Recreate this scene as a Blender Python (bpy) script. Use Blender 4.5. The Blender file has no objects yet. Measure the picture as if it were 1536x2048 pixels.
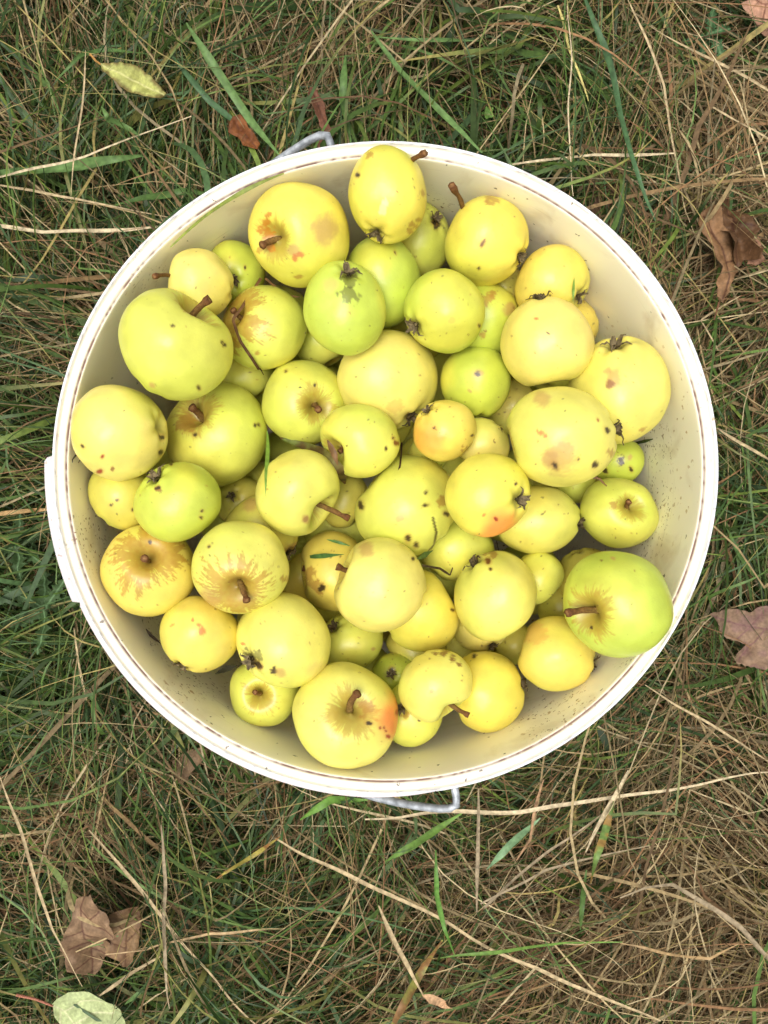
import bpy, bmesh, math, random
import numpy as np
from mathutils import Vector, Matrix
from mathutils.geometry import delaunay_2d_cdt

R = math.radians
random.seed(7)
rng = np.random.default_rng(7)
SC = bpy.context.scene
COL = SC.collection

# ------------------------------------------------------------------ camera
CAM_H = 0.753                       # lens height above the soil
F_PX = 1592.0                       # focal length in photo pixels (1536 x 2048)
cam_d = bpy.data.cameras.new('camera')
cam_d.sensor_fit = 'VERTICAL'
cam_d.sensor_height = 24.0
cam_d.lens = 24.0 * F_PX / 2048.0
cam_d.clip_start = 0.01
cam_d.clip_end = 500.0
cam = bpy.data.objects.new('camera', cam_d)
cam.location = (0, 0, CAM_H)
COL.objects.link(cam)
SC.camera = cam

# ------------------------------------------------------------------ sky, sun, exposure
SUN_EL, SUN_AZ = R(80), R(240)
w = bpy.data.worlds.new('World')
SC.world = w
w.use_nodes = True
nt = w.node_tree
nt.nodes.clear()
sky = nt.nodes.new('ShaderNodeTexSky')
sky.sky_type = 'NISHITA'
sky.sun_disc = False
sky.sun_elevation = SUN_EL
sky.sun_rotation = SUN_AZ
sky.air_density = 1.0
sky.dust_density = 6.0
sky.ozone_density = 1.0
hsv = nt.nodes.new('ShaderNodeHueSaturation')
hsv.inputs['Saturation'].default_value = 0.10      # cloud cover greys the blue
hsv.inputs['Value'].default_value = 1.0
bg = nt.nodes.new('ShaderNodeBackground')
bg.inputs['Strength'].default_value = 0.15
out = nt.nodes.new('ShaderNodeOutputWorld')
nt.links.new(sky.outputs[0], hsv.inputs['Color'])
nt.links.new(hsv.outputs[0], bg.inputs[0])
nt.links.new(bg.outputs[0], out.inputs[0])

sun_d = bpy.data.lights.new('sun', 'SUN')
sun_d.energy = 1.2
sun_d.angle = R(28)
sun_d.color = (1.0, 0.96, 0.88)
sun = bpy.data.objects.new('sun', sun_d)
sd = Vector((math.sin(SUN_AZ) * math.cos(SUN_EL), math.cos(SUN_AZ) * math.cos(SUN_EL), math.sin(SUN_EL)))
sun.rotation_euler = sd.to_track_quat('Z', 'Y').to_euler()
COL.objects.link(sun)

SC.view_settings.view_transform = 'Standard'
SC.view_settings.look = 'None'
SC.view_settings.gamma = 1.0
SC.view_settings.exposure = 0.36

# ------------------------------------------------------------------ helpers
def lin(c):
    c = np.asarray(c, float) / 255.0
    return np.where(c <= 0.04045, c / 12.92, ((c + 0.055) / 1.055) ** 2.4)

def at(px, py, z):
    """point of the place seen at photo pixel (px, py) lying at height z"""
    s = (CAM_H - z) / F_PX
    return Vector(((px - 768) * s, (1024 - py) * s, z))

def tag(o, label=None, cat=None, group=None, kind=None):
    if label: o['label'] = label
    if cat: o['category'] = cat
    if group: o['group'] = group
    if kind: o['kind'] = kind
    return o

def empty(name, loc):
    o = bpy.data.objects.new(name, None)
    o.empty_display_size = 0.02
    o.location = loc
    COL.objects.link(o)
    return o

def mesh_np(name, V, Q, mat, col=None, parent=None, smooth=True, loc=None):
    """V (n,3), Q (m,4) or (m,3) numpy -> one mesh object"""
    k = Q.shape[1]
    me = bpy.data.meshes.new(name)
    me.vertices.add(len(V))
    me.vertices.foreach_set('co', np.ascontiguousarray(V, np.float32).ravel())
    me.loops.add(Q.size)
    me.loops.foreach_set('vertex_index', np.ascontiguousarray(Q, np.int32).ravel())
    me.polygons.add(len(Q))
    me.polygons.foreach_set('loop_start', np.arange(0, Q.size, k, dtype=np.int32))
    me.update(calc_edges=True)
    if smooth:
        me.polygons.foreach_set('use_smooth', np.ones(len(Q), bool))
    if col is not None:
        a = me.color_attributes.new('Col', 'FLOAT_COLOR', 'POINT')
        c = np.ones((len(V), 4), np.float32)
        c[:, :col.shape[1]] = col
        a.data.foreach_set('color', c.ravel())
    me.materials.append(mat)
    me.validate()
    o = bpy.data.objects.new(name, me)
    COL.objects.link(o)
    if parent is not None: o.parent = parent
    if loc is not None: o.location = loc
    return o

_lat = rng.random((32, 32, 32))
def vnoise(P, f, seed=0):
    """smooth value noise, P (n,3) -> 0..1"""
    P = np.asarray(P) * f + np.array([seed * 3.17, seed * 7.31, seed * 1.73])
    i = np.floor(P).astype(int)
    t = P - i
    t = t * t * (3 - 2 * t)
    r = 0
    for a in (0, 1):
        for b in (0, 1):
            for c in (0, 1):
                wgt = (t[:, 0] if a else 1 - t[:, 0]) * (t[:, 1] if b else 1 - t[:, 1]) * (t[:, 2] if c else 1 - t[:, 2])
                r = r + wgt * _lat[(i[:, 0] + a) % 32, (i[:, 1] + b) % 32, (i[:, 2] + c) % 32]
    return r

def sstep(a, b, x):
    t = np.clip((x - a) / (b - a), 0, 1)
    return t * t * (3 - 2 * t)

def new_mat(name):
    m = bpy.data.materials.new(name)
    m.use_nodes = True
    n = m.node_tree
    return m, n, n.nodes['Principled BSDF'], n.nodes['Material Output']

def N(nt_, typ, **kw):
    n = nt_.nodes.new(typ)
    for k, v in kw.items():
        setattr(n, k, v)
    return n

def attr_mat(name, rough=0.6, trans=0.0, spec=0.3, noise_scale=300, noise_amt=0.35, bump=0.0, bump_scale=600):
    """skin whose own colour is held on the mesh, broken up by fine noise"""
    m, n, b, o = new_mat(name)
    a = N(n, 'ShaderNodeVertexColor', layer_name='Col')
    tc = N(n, 'ShaderNodeTexCoord')
    nz = N(n, 'ShaderNodeTexNoise')
    nz.inputs['Scale'].default_value = noise_scale
    nz.inputs['Detail'].default_value = 4
    n.links.new(tc.outputs['Object'], nz.inputs['Vector'])
    mr = N(n, 'ShaderNodeMapRange')
    mr.inputs['From Min'].default_value = 0.3
    mr.inputs['From Max'].default_value = 0.7
    mr.inputs['To Min'].default_value = 1 - noise_amt
    mr.inputs['To Max'].default_value = 1 + noise_amt * 0.6
    n.links.new(nz.outputs['Fac'], mr.inputs['Value'])
    mx = N(n, 'ShaderNodeVectorMath', operation='SCALE')
    n.links.new(a.outputs['Color'], mx.inputs[0])
    n.links.new(mr.outputs[0], mx.inputs['Scale'])
    n.links.new(mx.outputs[0], b.inputs['Base Color'])
    b.inputs['Roughness'].default_value = rough
    b.inputs['Specular IOR Level'].default_value = spec
    if bump:
        bp = N(n, 'ShaderNodeBump')
        bp.inputs['Strength'].default_value = bump
        bp.inputs['Distance'].default_value = 0.0006
        nb = N(n, 'ShaderNodeTexNoise')
        nb.inputs['Scale'].default_value = bump_scale
        n.links.new(tc.outputs['Object'], nb.inputs['Vector'])
        n.links.new(nb.outputs['Fac'], bp.inputs['Height'])
        n.links.new(bp.outputs[0], b.inputs['Normal'])
    if trans:
        t = N(n, 'ShaderNodeBsdfTranslucent')
        n.links.new(mx.outputs[0], t.inputs['Color'])
        ms = N(n, 'ShaderNodeMixShader')
        ms.inputs[0].default_value = trans
        n.links.new(b.outputs[0], ms.inputs[1])
        n.links.new(t.outputs[0], ms.inputs[2])
        n.links.new(ms.outputs[0], o.inputs['Surface'])
    return m

# ------------------------------------------------------------------ materials
M_GRASS = attr_mat('grass_blades', rough=0.5, trans=0.2, spec=0.35, noise_scale=220, noise_amt=0.35)
M_STRAW = attr_mat('dry_straw', rough=0.7, trans=0.1, spec=0.2, noise_scale=260, noise_amt=0.4)
M_LEAF = attr_mat('leaf_blade', rough=0.62, trans=0.12, spec=0.25, noise_scale=380, noise_amt=0.28, bump=0.6, bump_scale=500)
M_STEM = attr_mat('woody_stem', rough=0.75, spec=0.2, noise_scale=900, noise_amt=0.4, bump=0.6, bump_scale=1500)

def skin_mat():
    m, n, b, o = new_mat('apple_skin')
    a = N(n, 'ShaderNodeVertexColor', layer_name='Col')
    tc = N(n, 'ShaderNodeTexCoord')
    oi = N(n, 'ShaderNodeObjectInfo')
    add = N(n, 'ShaderNodeVectorMath', operation='ADD')
    sc = N(n, 'ShaderNodeVectorMath', operation='SCALE')
    sc.inputs['Scale'].default_value = 9.0
    cx = N(n, 'ShaderNodeCombineXYZ')
    for k in range(3): n.links.new(oi.outputs['Random'], cx.inputs[k])
    n.links.new(cx.outputs[0], sc.inputs[0])
    n.links.new(tc.outputs['Object'], add.inputs[0]); n.links.new(sc.outputs[0], add.inputs[1])
    # mottling
    nz = N(n, 'ShaderNodeTexNoise'); nz.inputs['Scale'].default_value = 70; nz.inputs['Detail'].default_value = 5
    n.links.new(add.outputs[0], nz.inputs['Vector'])
    mr = N(n, 'ShaderNodeMapRange')
    mr.inputs['From Min'].default_value = 0.3; mr.inputs['From Max'].default_value = 0.7
    mr.inputs['To Min'].default_value = 0.86; mr.inputs['To Max'].default_value = 1.06
    n.links.new(nz.outputs['Fac'], mr.inputs['Value'])
    mx = N(n, 'ShaderNodeVectorMath', operation='SCALE')
    n.links.new(a.outputs['Color'], mx.inputs[0]); n.links.new(mr.outputs[0], mx.inputs['Scale'])
    # lenticels
    vo = N(n, 'ShaderNodeTexVoronoi'); vo.inputs['Scale'].default_value = 260
    n.links.new(add.outputs[0], vo.inputs['Vector'])
    cr = N(n, 'ShaderNodeMapRange')
    cr.inputs['From Min'].default_value = 0.06; cr.inputs['From Max'].default_value = 0.16
    cr.inputs['To Min'].default_value = 1.0; cr.inputs['To Max'].default_value = 0.0
    n.links.new(vo.outputs['Distance'], cr.inputs['Value'])
    n2 = N(n, 'ShaderNodeTexNoise'); n2.inputs['Scale'].default_value = 110
    n.links.new(add.outputs[0], n2.inputs['Vector'])
    c2 = N(n, 'ShaderNodeMapRange')
    c2.inputs['From Min'].default_value = 0.5; c2.inputs['From Max'].default_value = 0.66
    c2.inputs['To Max'].default_value = 0.45
    n.links.new(n2.outputs['Fac'], c2.inputs['Value'])
    mu = N(n, 'ShaderNodeMath', operation='MULTIPLY')
    n.links.new(cr.outputs[0], mu.inputs[0]); n.links.new(c2.outputs[0], mu.inputs[1])
    mc = N(n, 'ShaderNodeMix', data_type='RGBA')
    n.links.new(mu.outputs[0], mc.inputs['Factor'])
    n.links.new(mx.outputs[0], mc.inputs[6])
    mc.inputs[7].default_value = (0.23, 0.17, 0.03, 1)
    n.links.new(mc.outputs[2], b.inputs['Base Color'])
    b.inputs['Roughness'].default_value = 0.37
    b.inputs['Specular IOR Level'].default_value = 0.5
    b.inputs['Subsurface Weight'].default_value = 0.12
    b.inputs['Subsurface Radius'].default_value = (1.0, 0.7, 0.2)
    b.inputs['Subsurface Scale'].default_value = 0.004
    nb = N(n, 'ShaderNodeTexNoise'); nb.inputs['Scale'].default_value = 120; nb.inputs['Detail'].default_value = 6; nb.inputs['Roughness'].default_value = 0.65
    n.links.new(add.outputs[0], nb.inputs['Vector'])
    bp = N(n, 'ShaderNodeBump'); bp.inputs['Strength'].default_value = 0.32; bp.inputs['Distance'].default_value = 0.0012
    n.links.new(nb.outputs['Fac'], bp.inputs['Height']); n.links.new(bp.outputs[0], b.inputs['Normal'])
    return m
M_SKIN = skin_mat()

def bucket_mat():
    """cream plastic; the grime sits in the groove under the lip and in specks down the wall"""
    m, n, b, o = new_mat('cream_plastic')
    a = N(n, 'ShaderNodeVertexColor', layer_name='Col')
    tc = N(n, 'ShaderNodeTexCoord')
    n1 = N(n, 'ShaderNodeTexNoise'); n1.inputs['Scale'].default_value = 9; n1.inputs['Detail'].default_value = 6
    n.links.new(tc.outputs['Object'], n1.inputs['Vector'])
    mr = N(n, 'ShaderNodeMapRange'); mr.inputs['From Min'].default_value = 0.35; mr.inputs['From Max'].default_value = 0.7
    mr.inputs['To Min'].default_value = 1.0; mr.inputs['To Max'].default_value = 0.86
    n.links.new(n1.outputs['Fac'], mr.inputs['Value'])
    mx = N(n, 'ShaderNodeVectorMath', operation='SCALE')
    n.links.new(a.outputs['Color'], mx.inputs[0]); n.links.new(mr.outputs[0], mx.inputs['Scale'])
    prev = mx.outputs[0]
    # specks: sparse small blobs, in patches
    for (vs, thr, ps, plo, phi, colr, seed) in ((300, 0.27, 11, 0.575, 0.66, (0.22, 0.12, 0.055, 1), 0.0),
                                                (140, 0.20, 8, 0.54, 0.64, (0.46, 0.32, 0.17, 1), 3.3),
                                                (90, 0.10, 6, 0.3, 0.5, (0.07, 0.045, 0.03, 1), 8.1)):
        mp = N(n, 'ShaderNodeMapping'); mp.inputs['Location'].default_value = (seed, seed, seed)
        n.links.new(tc.outputs['Object'], mp.inputs['Vector'])
        ds = N(n, 'ShaderNodeTexNoise'); ds.inputs['Scale'].default_value = 300
        n.links.new(mp.outputs[0], ds.inputs['Vector'])
        dv = N(n, 'ShaderNodeVectorMath', operation='MULTIPLY_ADD')
        dv.inputs[1].default_value = (0.006, 0.006, 0.006)
        n.links.new(ds.outputs['Color'], dv.inputs[0]); n.links.new(mp.outputs[0], dv.inputs[2])
        v = N(n, 'ShaderNodeTexVoronoi'); v.inputs['Scale'].default_value = vs
        n.links.new(dv.outputs[0], v.inputs['Vector'])
        c = N(n, 'ShaderNodeMapRange'); c.inputs['From Min'].default_value = thr * 0.7; c.inputs['From Max'].default_value = thr
        c.inputs['To Min'].default_value = 0.85; c.inputs['To Max'].default_value = 0.0
        n.links.new(v.outputs['Distance'], c.inputs['Value'])
        p = N(n, 'ShaderNodeTexNoise'); p.inputs['Scale'].default_value = ps; p.inputs['Detail'].default_value = 3
        n.links.new(mp.outputs[0], p.inputs['Vector'])
        pc = N(n, 'ShaderNodeMapRange'); pc.inputs['From Min'].default_value = plo; pc.inputs['From Max'].default_value = phi
        pa = N(n, 'ShaderNodeMath', operation='MULTIPLY_ADD'); pa.inputs[1].default_value = 0.22
        n.links.new(a.outputs['Alpha'], pa.inputs[0]); n.links.new(p.outputs['Fac'], pa.inputs[2])
        n.links.new(pa.outputs[0], pc.inputs['Value'])
        mu = N(n, 'ShaderNodeMath', operation='MULTIPLY')
        n.links.new(c.outputs[0], mu.inputs[0]); n.links.new(pc.outputs[0], mu.inputs[1])
        mc = N(n, 'ShaderNodeMix', data_type='RGBA')
        n.links.new(mu.outputs[0], mc.inputs['Factor']); n.links.new(prev, mc.inputs[6])
        mc.inputs[7].default_value = colr
        prev = mc.outputs[2]
    # faint smudges of dried mud
    sm = N(n, 'ShaderNodeTexNoise'); sm.inputs['Scale'].default_value = 28; sm.inputs['Detail'].default_value = 9; sm.inputs['Distortion'].default_value = 0.6
    n.links.new(tc.outputs['Object'], sm.inputs['Vector'])
    sr = N(n, 'ShaderNodeMapRange'); sr.inputs['From Min'].default_value = 0.57; sr.inputs['From Max'].default_value = 0.74; sr.inputs['To Max'].default_value = 0.42
    sa = N(n, 'ShaderNodeMath', operation='MULTIPLY_ADD'); sa.inputs[1].default_value = 0.10
    n.links.new(a.outputs['Alpha'], sa.inputs[0]); n.links.new(sm.outputs['Fac'], sa.inputs[2])
    n.links.new(sa.outputs[0], sr.inputs['Value'])
    sx = N(n, 'ShaderNodeMix', data_type='RGBA')
    n.links.new(sr.outputs[0], sx.inputs['Factor']); n.links.new(prev, sx.inputs[6]); sx.inputs[7].default_value = (0.42, 0.30, 0.17, 1)
    prev = sx.outputs[2]
    # hair scratches running round the tub
    sp = N(n, 'ShaderNodeMapping'); sp.inputs['Scale'].default_value = (18, 18, 420)
    n.links.new(tc.outputs['Object'], sp.inputs['Vector'])
    s2 = N(n, 'ShaderNodeTexNoise'); s2.inputs['Scale'].default_value = 1.0; s2.inputs['Detail'].default_value = 4
    n.links.new(sp.outputs[0], s2.inputs['Vector'])
    s3 = N(n, 'ShaderNodeMapRange'); s3.inputs['From Min'].default_value = 0.66; s3.inputs['From Max'].default_value = 0.74; s3.inputs['To Max'].default_value = 0.35
    n.links.new(s2.outputs['Fac'], s3.inputs['Value'])
    s4 = N(n, 'ShaderNodeMix', data_type='RGBA')
    n.links.new(s3.outputs[0], s4.inputs['Factor']); n.links.new(prev, s4.inputs[6]); s4.inputs[7].default_value = (0.36, 0.29, 0.2, 1)
    prev = s4.outputs[2]
    n.links.new(prev, b.inputs['Base Color'])
    b.inputs['Roughness'].default_value = 0.42
    b.inputs['Specular IOR Level'].default_value = 0.4
    b.inputs['Subsurface Weight'].default_value = 0.1
    b.inputs['Subsurface Scale'].default_value = 0.004
    nb = N(n, 'ShaderNodeTexNoise'); nb.inputs['Scale'].default_value = 60
    n.links.new(tc.outputs['Object'], nb.inputs['Vector'])
    bp = N(n, 'ShaderNodeBump'); bp.inputs['Strength'].default_value = 0.15; bp.inputs['Distance'].default_value = 0.001
    n.links.new(nb.outputs['Fac'], bp.inputs['Height']); n.links.new(bp.outputs[0], b.inputs['Normal'])
    return m
M_BUCKET = bucket_mat()

def zinc_mat():
    m, n, b, o = new_mat('galvanised_wire')
    tc = N(n, 'ShaderNodeTexCoord')
    nz = N(n, 'ShaderNodeTexNoise'); nz.inputs['Scale'].default_value = 180; nz.inputs['Detail'].default_value = 6
    n.links.new(tc.outputs['Object'], nz.inputs['Vector'])
    cr = N(n, 'ShaderNodeValToRGB')
    cr.color_ramp.elements[0].color = (0.26, 0.28, 0.30, 1); cr.color_ramp.elements[0].position = 0.35
    cr.color_ramp.elements[1].color = (0.62, 0.65, 0.68, 1); cr.color_ramp.elements[1].position = 0.65
    n.links.new(nz.outputs['Fac'], cr.inputs[0]); n.links.new(cr.outputs[0], b.inputs['Base Color'])
    b.inputs['Metallic'].default_value = 0.55
    b.inputs['Roughness'].default_value = 0.5
    return m
M_ZINC = zinc_mat()

def soil_mat():
    m, n, b, o = new_mat('soil_and_thatch')
    tc = N(n, 'ShaderNodeTexCoord')
    nz = N(n, 'ShaderNodeTexNoise'); nz.inputs['Scale'].default_value = 35; nz.inputs['Detail'].default_value = 10
    n.links.new(tc.outputs['Object'], nz.inputs['Vector'])
    cr = N(n, 'ShaderNodeValToRGB')
    e = cr.color_ramp.elements
    e[0].color = (0.018, 0.016, 0.008, 1); e[0].position = 0.35
    e[1].color = (0.06, 0.065, 0.022, 1); e[1].position = 0.6
    e.new(0.75).color = (0.12, 0.09, 0.05, 1)
    n.links.new(nz.outputs['Fac'], cr.inputs[0]); n.links.new(cr.outputs[0], b.inputs['Base Color'])
    b.inputs['Roughness'].default_value = 0.95
    bp = N(n, 'ShaderNodeBump'); bp.inputs['Distance'].default_value = 0.01
    n.links.new(nz.outputs['Fac'], bp.inputs['Height']); n.links.new(bp.outputs[0], b.inputs['Normal'])
    return m

# ------------------------------------------------------------------ ground
g = 80
xs = np.sign(np.linspace(-1, 1, g)) * np.abs(np.linspace(-1, 1, g)) ** 3 * 60
GX, GY = np.meshgrid(xs, xs)
GZ = (vnoise(np.stack([GX.ravel(), GY.ravel(), 0 * GX.ravel()], 1), 0.15, 2) - 0.5) * 0.5
rr = np.hypot(GX.ravel(), GY.ravel())
GZ = GZ * sstep(1.5, 6, rr) - 0.002
idx = np.arange(g * g).reshape(g, g)
Q = np.stack([idx[:-1, :-1], idx[:-1, 1:], idx[1:, 1:], idx[1:, :-1]], -1).reshape(-1, 4)
go = mesh_np('ground', np.stack([GX.ravel(), GY.ravel(), GZ], 1), Q, soil_mat())
tag(go, kind='structure')

# ------------------------------------------------------------------ bucket
RIM_Z = 0.30
BC = at(770, 936, RIM_Z)            # centre of the rim
BX, BY = 1.0, 0.984                 # the plastic has gone slightly oval
def tube(P, rad, seg=10, close=True):
    """sweep a circle along P (n,3); rad scalar or (n,)"""
    P = np.asarray(P, float); n = len(P)
    rad = np.broadcast_to(np.asarray(rad, float), (n,))
    T = np.gradient(P, axis=0); T /= np.linalg.norm(T, axis=1)[:, None] + 1e-12
    up = np.array([0.13, 0.21, 0.97]); up /= np.linalg.norm(up)
    A = np.cross(T, up); A /= np.linalg.norm(A, axis=1)[:, None] + 1e-12
    B = np.cross(T, A)
    th = np.linspace(0, 2 * math.pi, seg, endpoint=False)
    V = P[:, None, :] + rad[:, None, None] * (np.cos(th)[None, :, None] * A[:, None, :] + np.sin(th)[None, :, None] * B[:, None, :])
    V = V.reshape(-1, 3)
    i = np.arange(n * seg).reshape(n, seg)
    j = np.roll(i, -1, axis=1)
    Qd = np.stack([i[:-1], j[:-1], j[1:], i[1:]], -1).reshape(-1, 4)
    if close:
        V = np.vstack([V, P[0], P[-1]])
        a, bb = n * seg, n * seg + 1
        c0 = np.stack([np.full(seg, a), j[0], i[0], np.full(seg, a)], -1)
        c1 = np.stack([np.full(seg, bb), i[-1], j[-1], np.full(seg, bb)], -1)
        # use degenerate-free triangles through separate list
        return V, Qd, np.vstack([c0[:, :3], c1[:, :3]])
    return V, Qd, None

def mesh_mixed(name, V, Qd, Tr, mat, col=None, parent=None):
    """quads + triangles"""
    if Tr is None: return mesh_np(name, V, Qd, mat, col, parent)
    T2 = np.vstack([Qd[:, [0, 1, 2]], Qd[:, [0, 2, 3]], Tr])
    return mesh_np(name, V, T2, mat, col, parent)

def build_bucket():
    root = empty('bucket', (BC.x, BC.y, 0.0))
    tag(root, 'large round cream plastic bucket full of yellow apples standing in grass', 'bucket')
    # profile from the outside foot up over the lip and down to the inside floor: (radius, z, colour key)
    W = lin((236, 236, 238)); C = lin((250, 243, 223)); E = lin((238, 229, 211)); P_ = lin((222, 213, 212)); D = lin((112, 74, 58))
    H = RIM_Z
    prof = [(0.0, 0.0, C), (0.160, 0.0, C), (0.167, 0.003, C), (0.170, 0.02, C), (0.1825, H - 0.06, C), (0.1832, H - 0.045, C),
            (0.1865, H - 0.044, P_), (0.1868, H - 0.030, P_), (0.1845, H - 0.029, P_), (0.1848, H - 0.0165, P_),
            ('skirt', H - 0.0160, P_), ('skirt', H - 0.0095, P_), ('skirt2', H - 0.0090, P_), (0.1882, H - 0.0085, P_),
            (0.1890, H - 0.0070, W), (0.1898, H - 0.0035, W), (0.1899, H - 0.0015, W), (0.1895, H - 0.0003, W), (0.1887, H, W), (0.1883, H - 0.0004, W),
            (0.1880, H - 0.0010, W), (0.1878, H - 0.0022, E), (0.1868, H - 0.0026, E), (0.1845, H - 0.0028, E),
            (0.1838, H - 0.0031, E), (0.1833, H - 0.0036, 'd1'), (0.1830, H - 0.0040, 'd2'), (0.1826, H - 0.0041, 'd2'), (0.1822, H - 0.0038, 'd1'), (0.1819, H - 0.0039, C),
            (0.1816, H - 0.0044, C), (0.1814, H - 0.0060, C), (0.166, 0.016, C), (0.163, 0.009, C), (0.156, 0.006, C), (0.0, 0.005, C)]
    # refine
    fine = []
    for k in range(len(prof) - 1):
        fine.append(prof[k])
        a, b2 = prof[k], prof[k + 1]
        if not isinstance(a[0], str) and not isinstance(b2[0], str):
            d = math.hypot(a[0] - b2[0], a[1] - b2[1])
            m_ = int(d / 0.006)
            for q in range(1, m_):
                t = q / m_
                fine.append((a[0] * (1 - t) + b2[0] * t, a[1] * (1 - t) + b2[1] * t, a[2] if not isinstance(a[2], str) else C))
    fine.append(prof[-1])
    S = 540
    th = np.linspace(0, 2 * math.pi, S, endpoint=False)
    deg = np.degrees(th)
    tab = sstep(177.5, 178.2, deg) * (1 - sstep(203.6, 204.4, deg))
    low = sstep(204.0, 204.6, deg) * (1 - sstep(262, 300, deg))
    skirt = 0.1900 + 0.0078 * tab + 0.0048 * low
    V, Cc = [], []
    ringn = []
    nz_a = vnoise(np.stack([np.cos(th) * 30, np.sin(th) * 30, th * 0], 1), 1.0, 1)
    nz_b = vnoise(np.stack([np.cos(th) * 3, np.sin(th) * 3, th * 0 + 4], 1), 1.0, 2)
    nz_c = vnoise(np.stack([np.cos(th) * 90, np.sin(th) * 90, th * 0 + 9], 1), 1.0, 3)
    wob = 1 + 0.0016 * np.cos(2 * th + 0.5) + 0.0008 * np.cos(5 * th)
    for (rr_, z, c) in fine:
        if isinstance(rr_, str):
            rr_ = skirt if rr_ == 'skirt' else skirt - 0.0008
        rad = rr_ * np.ones(S) * wob
        V.append(np.stack([rad * np.cos(th) * BX, rad * np.sin(th) * BY, np.full(S, z)], 1))
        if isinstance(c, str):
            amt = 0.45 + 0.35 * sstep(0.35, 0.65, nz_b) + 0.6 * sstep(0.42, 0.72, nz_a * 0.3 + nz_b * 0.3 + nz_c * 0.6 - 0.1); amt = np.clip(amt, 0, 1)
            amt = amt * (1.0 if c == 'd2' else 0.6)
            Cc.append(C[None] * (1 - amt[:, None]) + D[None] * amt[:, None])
        else:
            cc = np.repeat(np.asarray(c)[None], S, 0).copy()
            if z > H - 0.03 and not isinstance(rr_, np.ndarray) and np.allclose(c, W):
                nick = sstep(0.66, 0.76, vnoise(np.stack([np.cos(th) * 50, np.sin(th) * 50, th * 0 + z * 2000], 1), 1.0, 5)) * 0.45
                cc = cc * (1 - nick[:, None]) + lin((120, 110, 115))[None] * nick[:, None]
            Cc.append(cc)
    n = len(fine)
    V = np.vstack(V); Cc = np.vstack(Cc)
    # where mud has splashed the inside wall
    ww = V + np.array([BC.x, BC.y, 0]); sp_ = F_PX / (CAM_H - ww[:, 2])
    U_, V_ = 768 + ww[:, 0] * sp_, 1024 - ww[:, 1] * sp_
    dirt = np.zeros(len(V))
    for (a_, b_, r_, k_) in ((1165,1405,48,1), (1085,1450,70,.8), (1300,1085,55,1), (1325,1010,45,.7), (940,1525,80,.35), (640,1490,60,.35), (1330,1180,40,.6),
                             (480,420,60,.35), (900,330,90,.4), (1130,420,60,.3), (190,1060,40,.6), (360,1400,80,.45), (1320,850,50,.4), (1250,1330,60,.6)):
        dirt = np.maximum(dirt, k_ * np.exp(-(np.hypot(U_ - a_, V_ - b_) / r_) ** 2))
    dirt *= (np.hypot(V[:, 0], V[:, 1]) < 0.1822) & (V[:, 2] > 0.12)
    Cc = np.hstack([Cc, dirt[:, None]])
    i = np.arange(n * S).reshape(n, S); j = np.roll(i, -1, 1)
    Qd = np.stack([i[:-1], j[:-1], j[1:], i[1:]], -1).reshape(-1, 4)
    mesh_np('tub', V, Qd, M_BUCKET, Cc, root)
    # ears where the handle hooks in, and the wire handle that has fallen to the left
    a_top = math.atan2(0.2015, -0.0336) + 0.025
    hs = 0.005                                                   # the ears sit a little right of the middle
    ax = np.array([math.cos(a_top), math.sin(a_top)])            # hinge direction
    out_ = np.array([-ax[1], ax[0]])                             # towards the left side
    zc = H - 0.022
    for sgn in (1, -1):
        c = ax * 0.1862 * sgn + np.array([hs, 0])
        bm = bmesh.new()
        bmesh.ops.create_cone(bm, cap_ends=True, segments=28, radius1=0.011, radius2=0.0095, depth=0.006)
        bm.transform(Matrix.Translation((c[0], c[1], zc)) @ Vector((ax[0] * sgn, ax[1] * sgn, 0)).to_track_quat('Z', 'Y').to_matrix().to_4x4())
        for f in bm.faces: f.smooth = False
        me = bpy.data.meshes.new('handle_mount'); bm.to_mesh(me); bm.free()
        ca = me.color_attributes.new('Col', 'FLOAT_COLOR', 'POINT')
        for q in ca.data: q.color = (*C, 0)
        me.materials.append(M_BUCKET)
        eo = bpy.data.objects.new('handle_mount', me); COL.objects.link(eo); eo.parent = root
    # bail in its own plane: u along hinge, v outwards
    pts = [(0.180, 0.0), (0.1985, 0.0), (0.2035, 0.001), (0.2058, 0.006), (0.2062, 0.013)]
    for t in np.linspace(0.08, math.pi - 0.08, 60):
        uu = 0.2065 * math.cos(t); vv = 0.238 * math.sin(t)
        if vv > 0.016: pts.append((uu, vv))
    pts += [(-u, v) for (u, v) in [(0.2062, 0.013), (0.2058, 0.006), (0.2035, 0.001), (0.1985, 0.0), (0.180, 0.0)]]
    drop = R(31)
    P3 = []
    for (u, v) in pts:
        xy = ax * u + out_ * v * math.cos(drop)
        P3.append((xy[0] + hs, xy[1], zc - v * math.sin(drop)))
    P3 = np.array(P3)
    V, Qd, Tr = tube(P3, 0.0024, 12)
    mesh_mixed('handle', V, Qd, Tr, M_ZINC, None, root)
build_bucket()

def wall_r(z):
    """inner radius of the tub at height z"""
    zs = [0.0, 0.016, 0.294, 0.30]
    rs = [0.155, 0.166, 0.1814, 0.1850]
    return float(np.interp(z, zs, rs)) if z < 0.30 else 9.0

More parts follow.
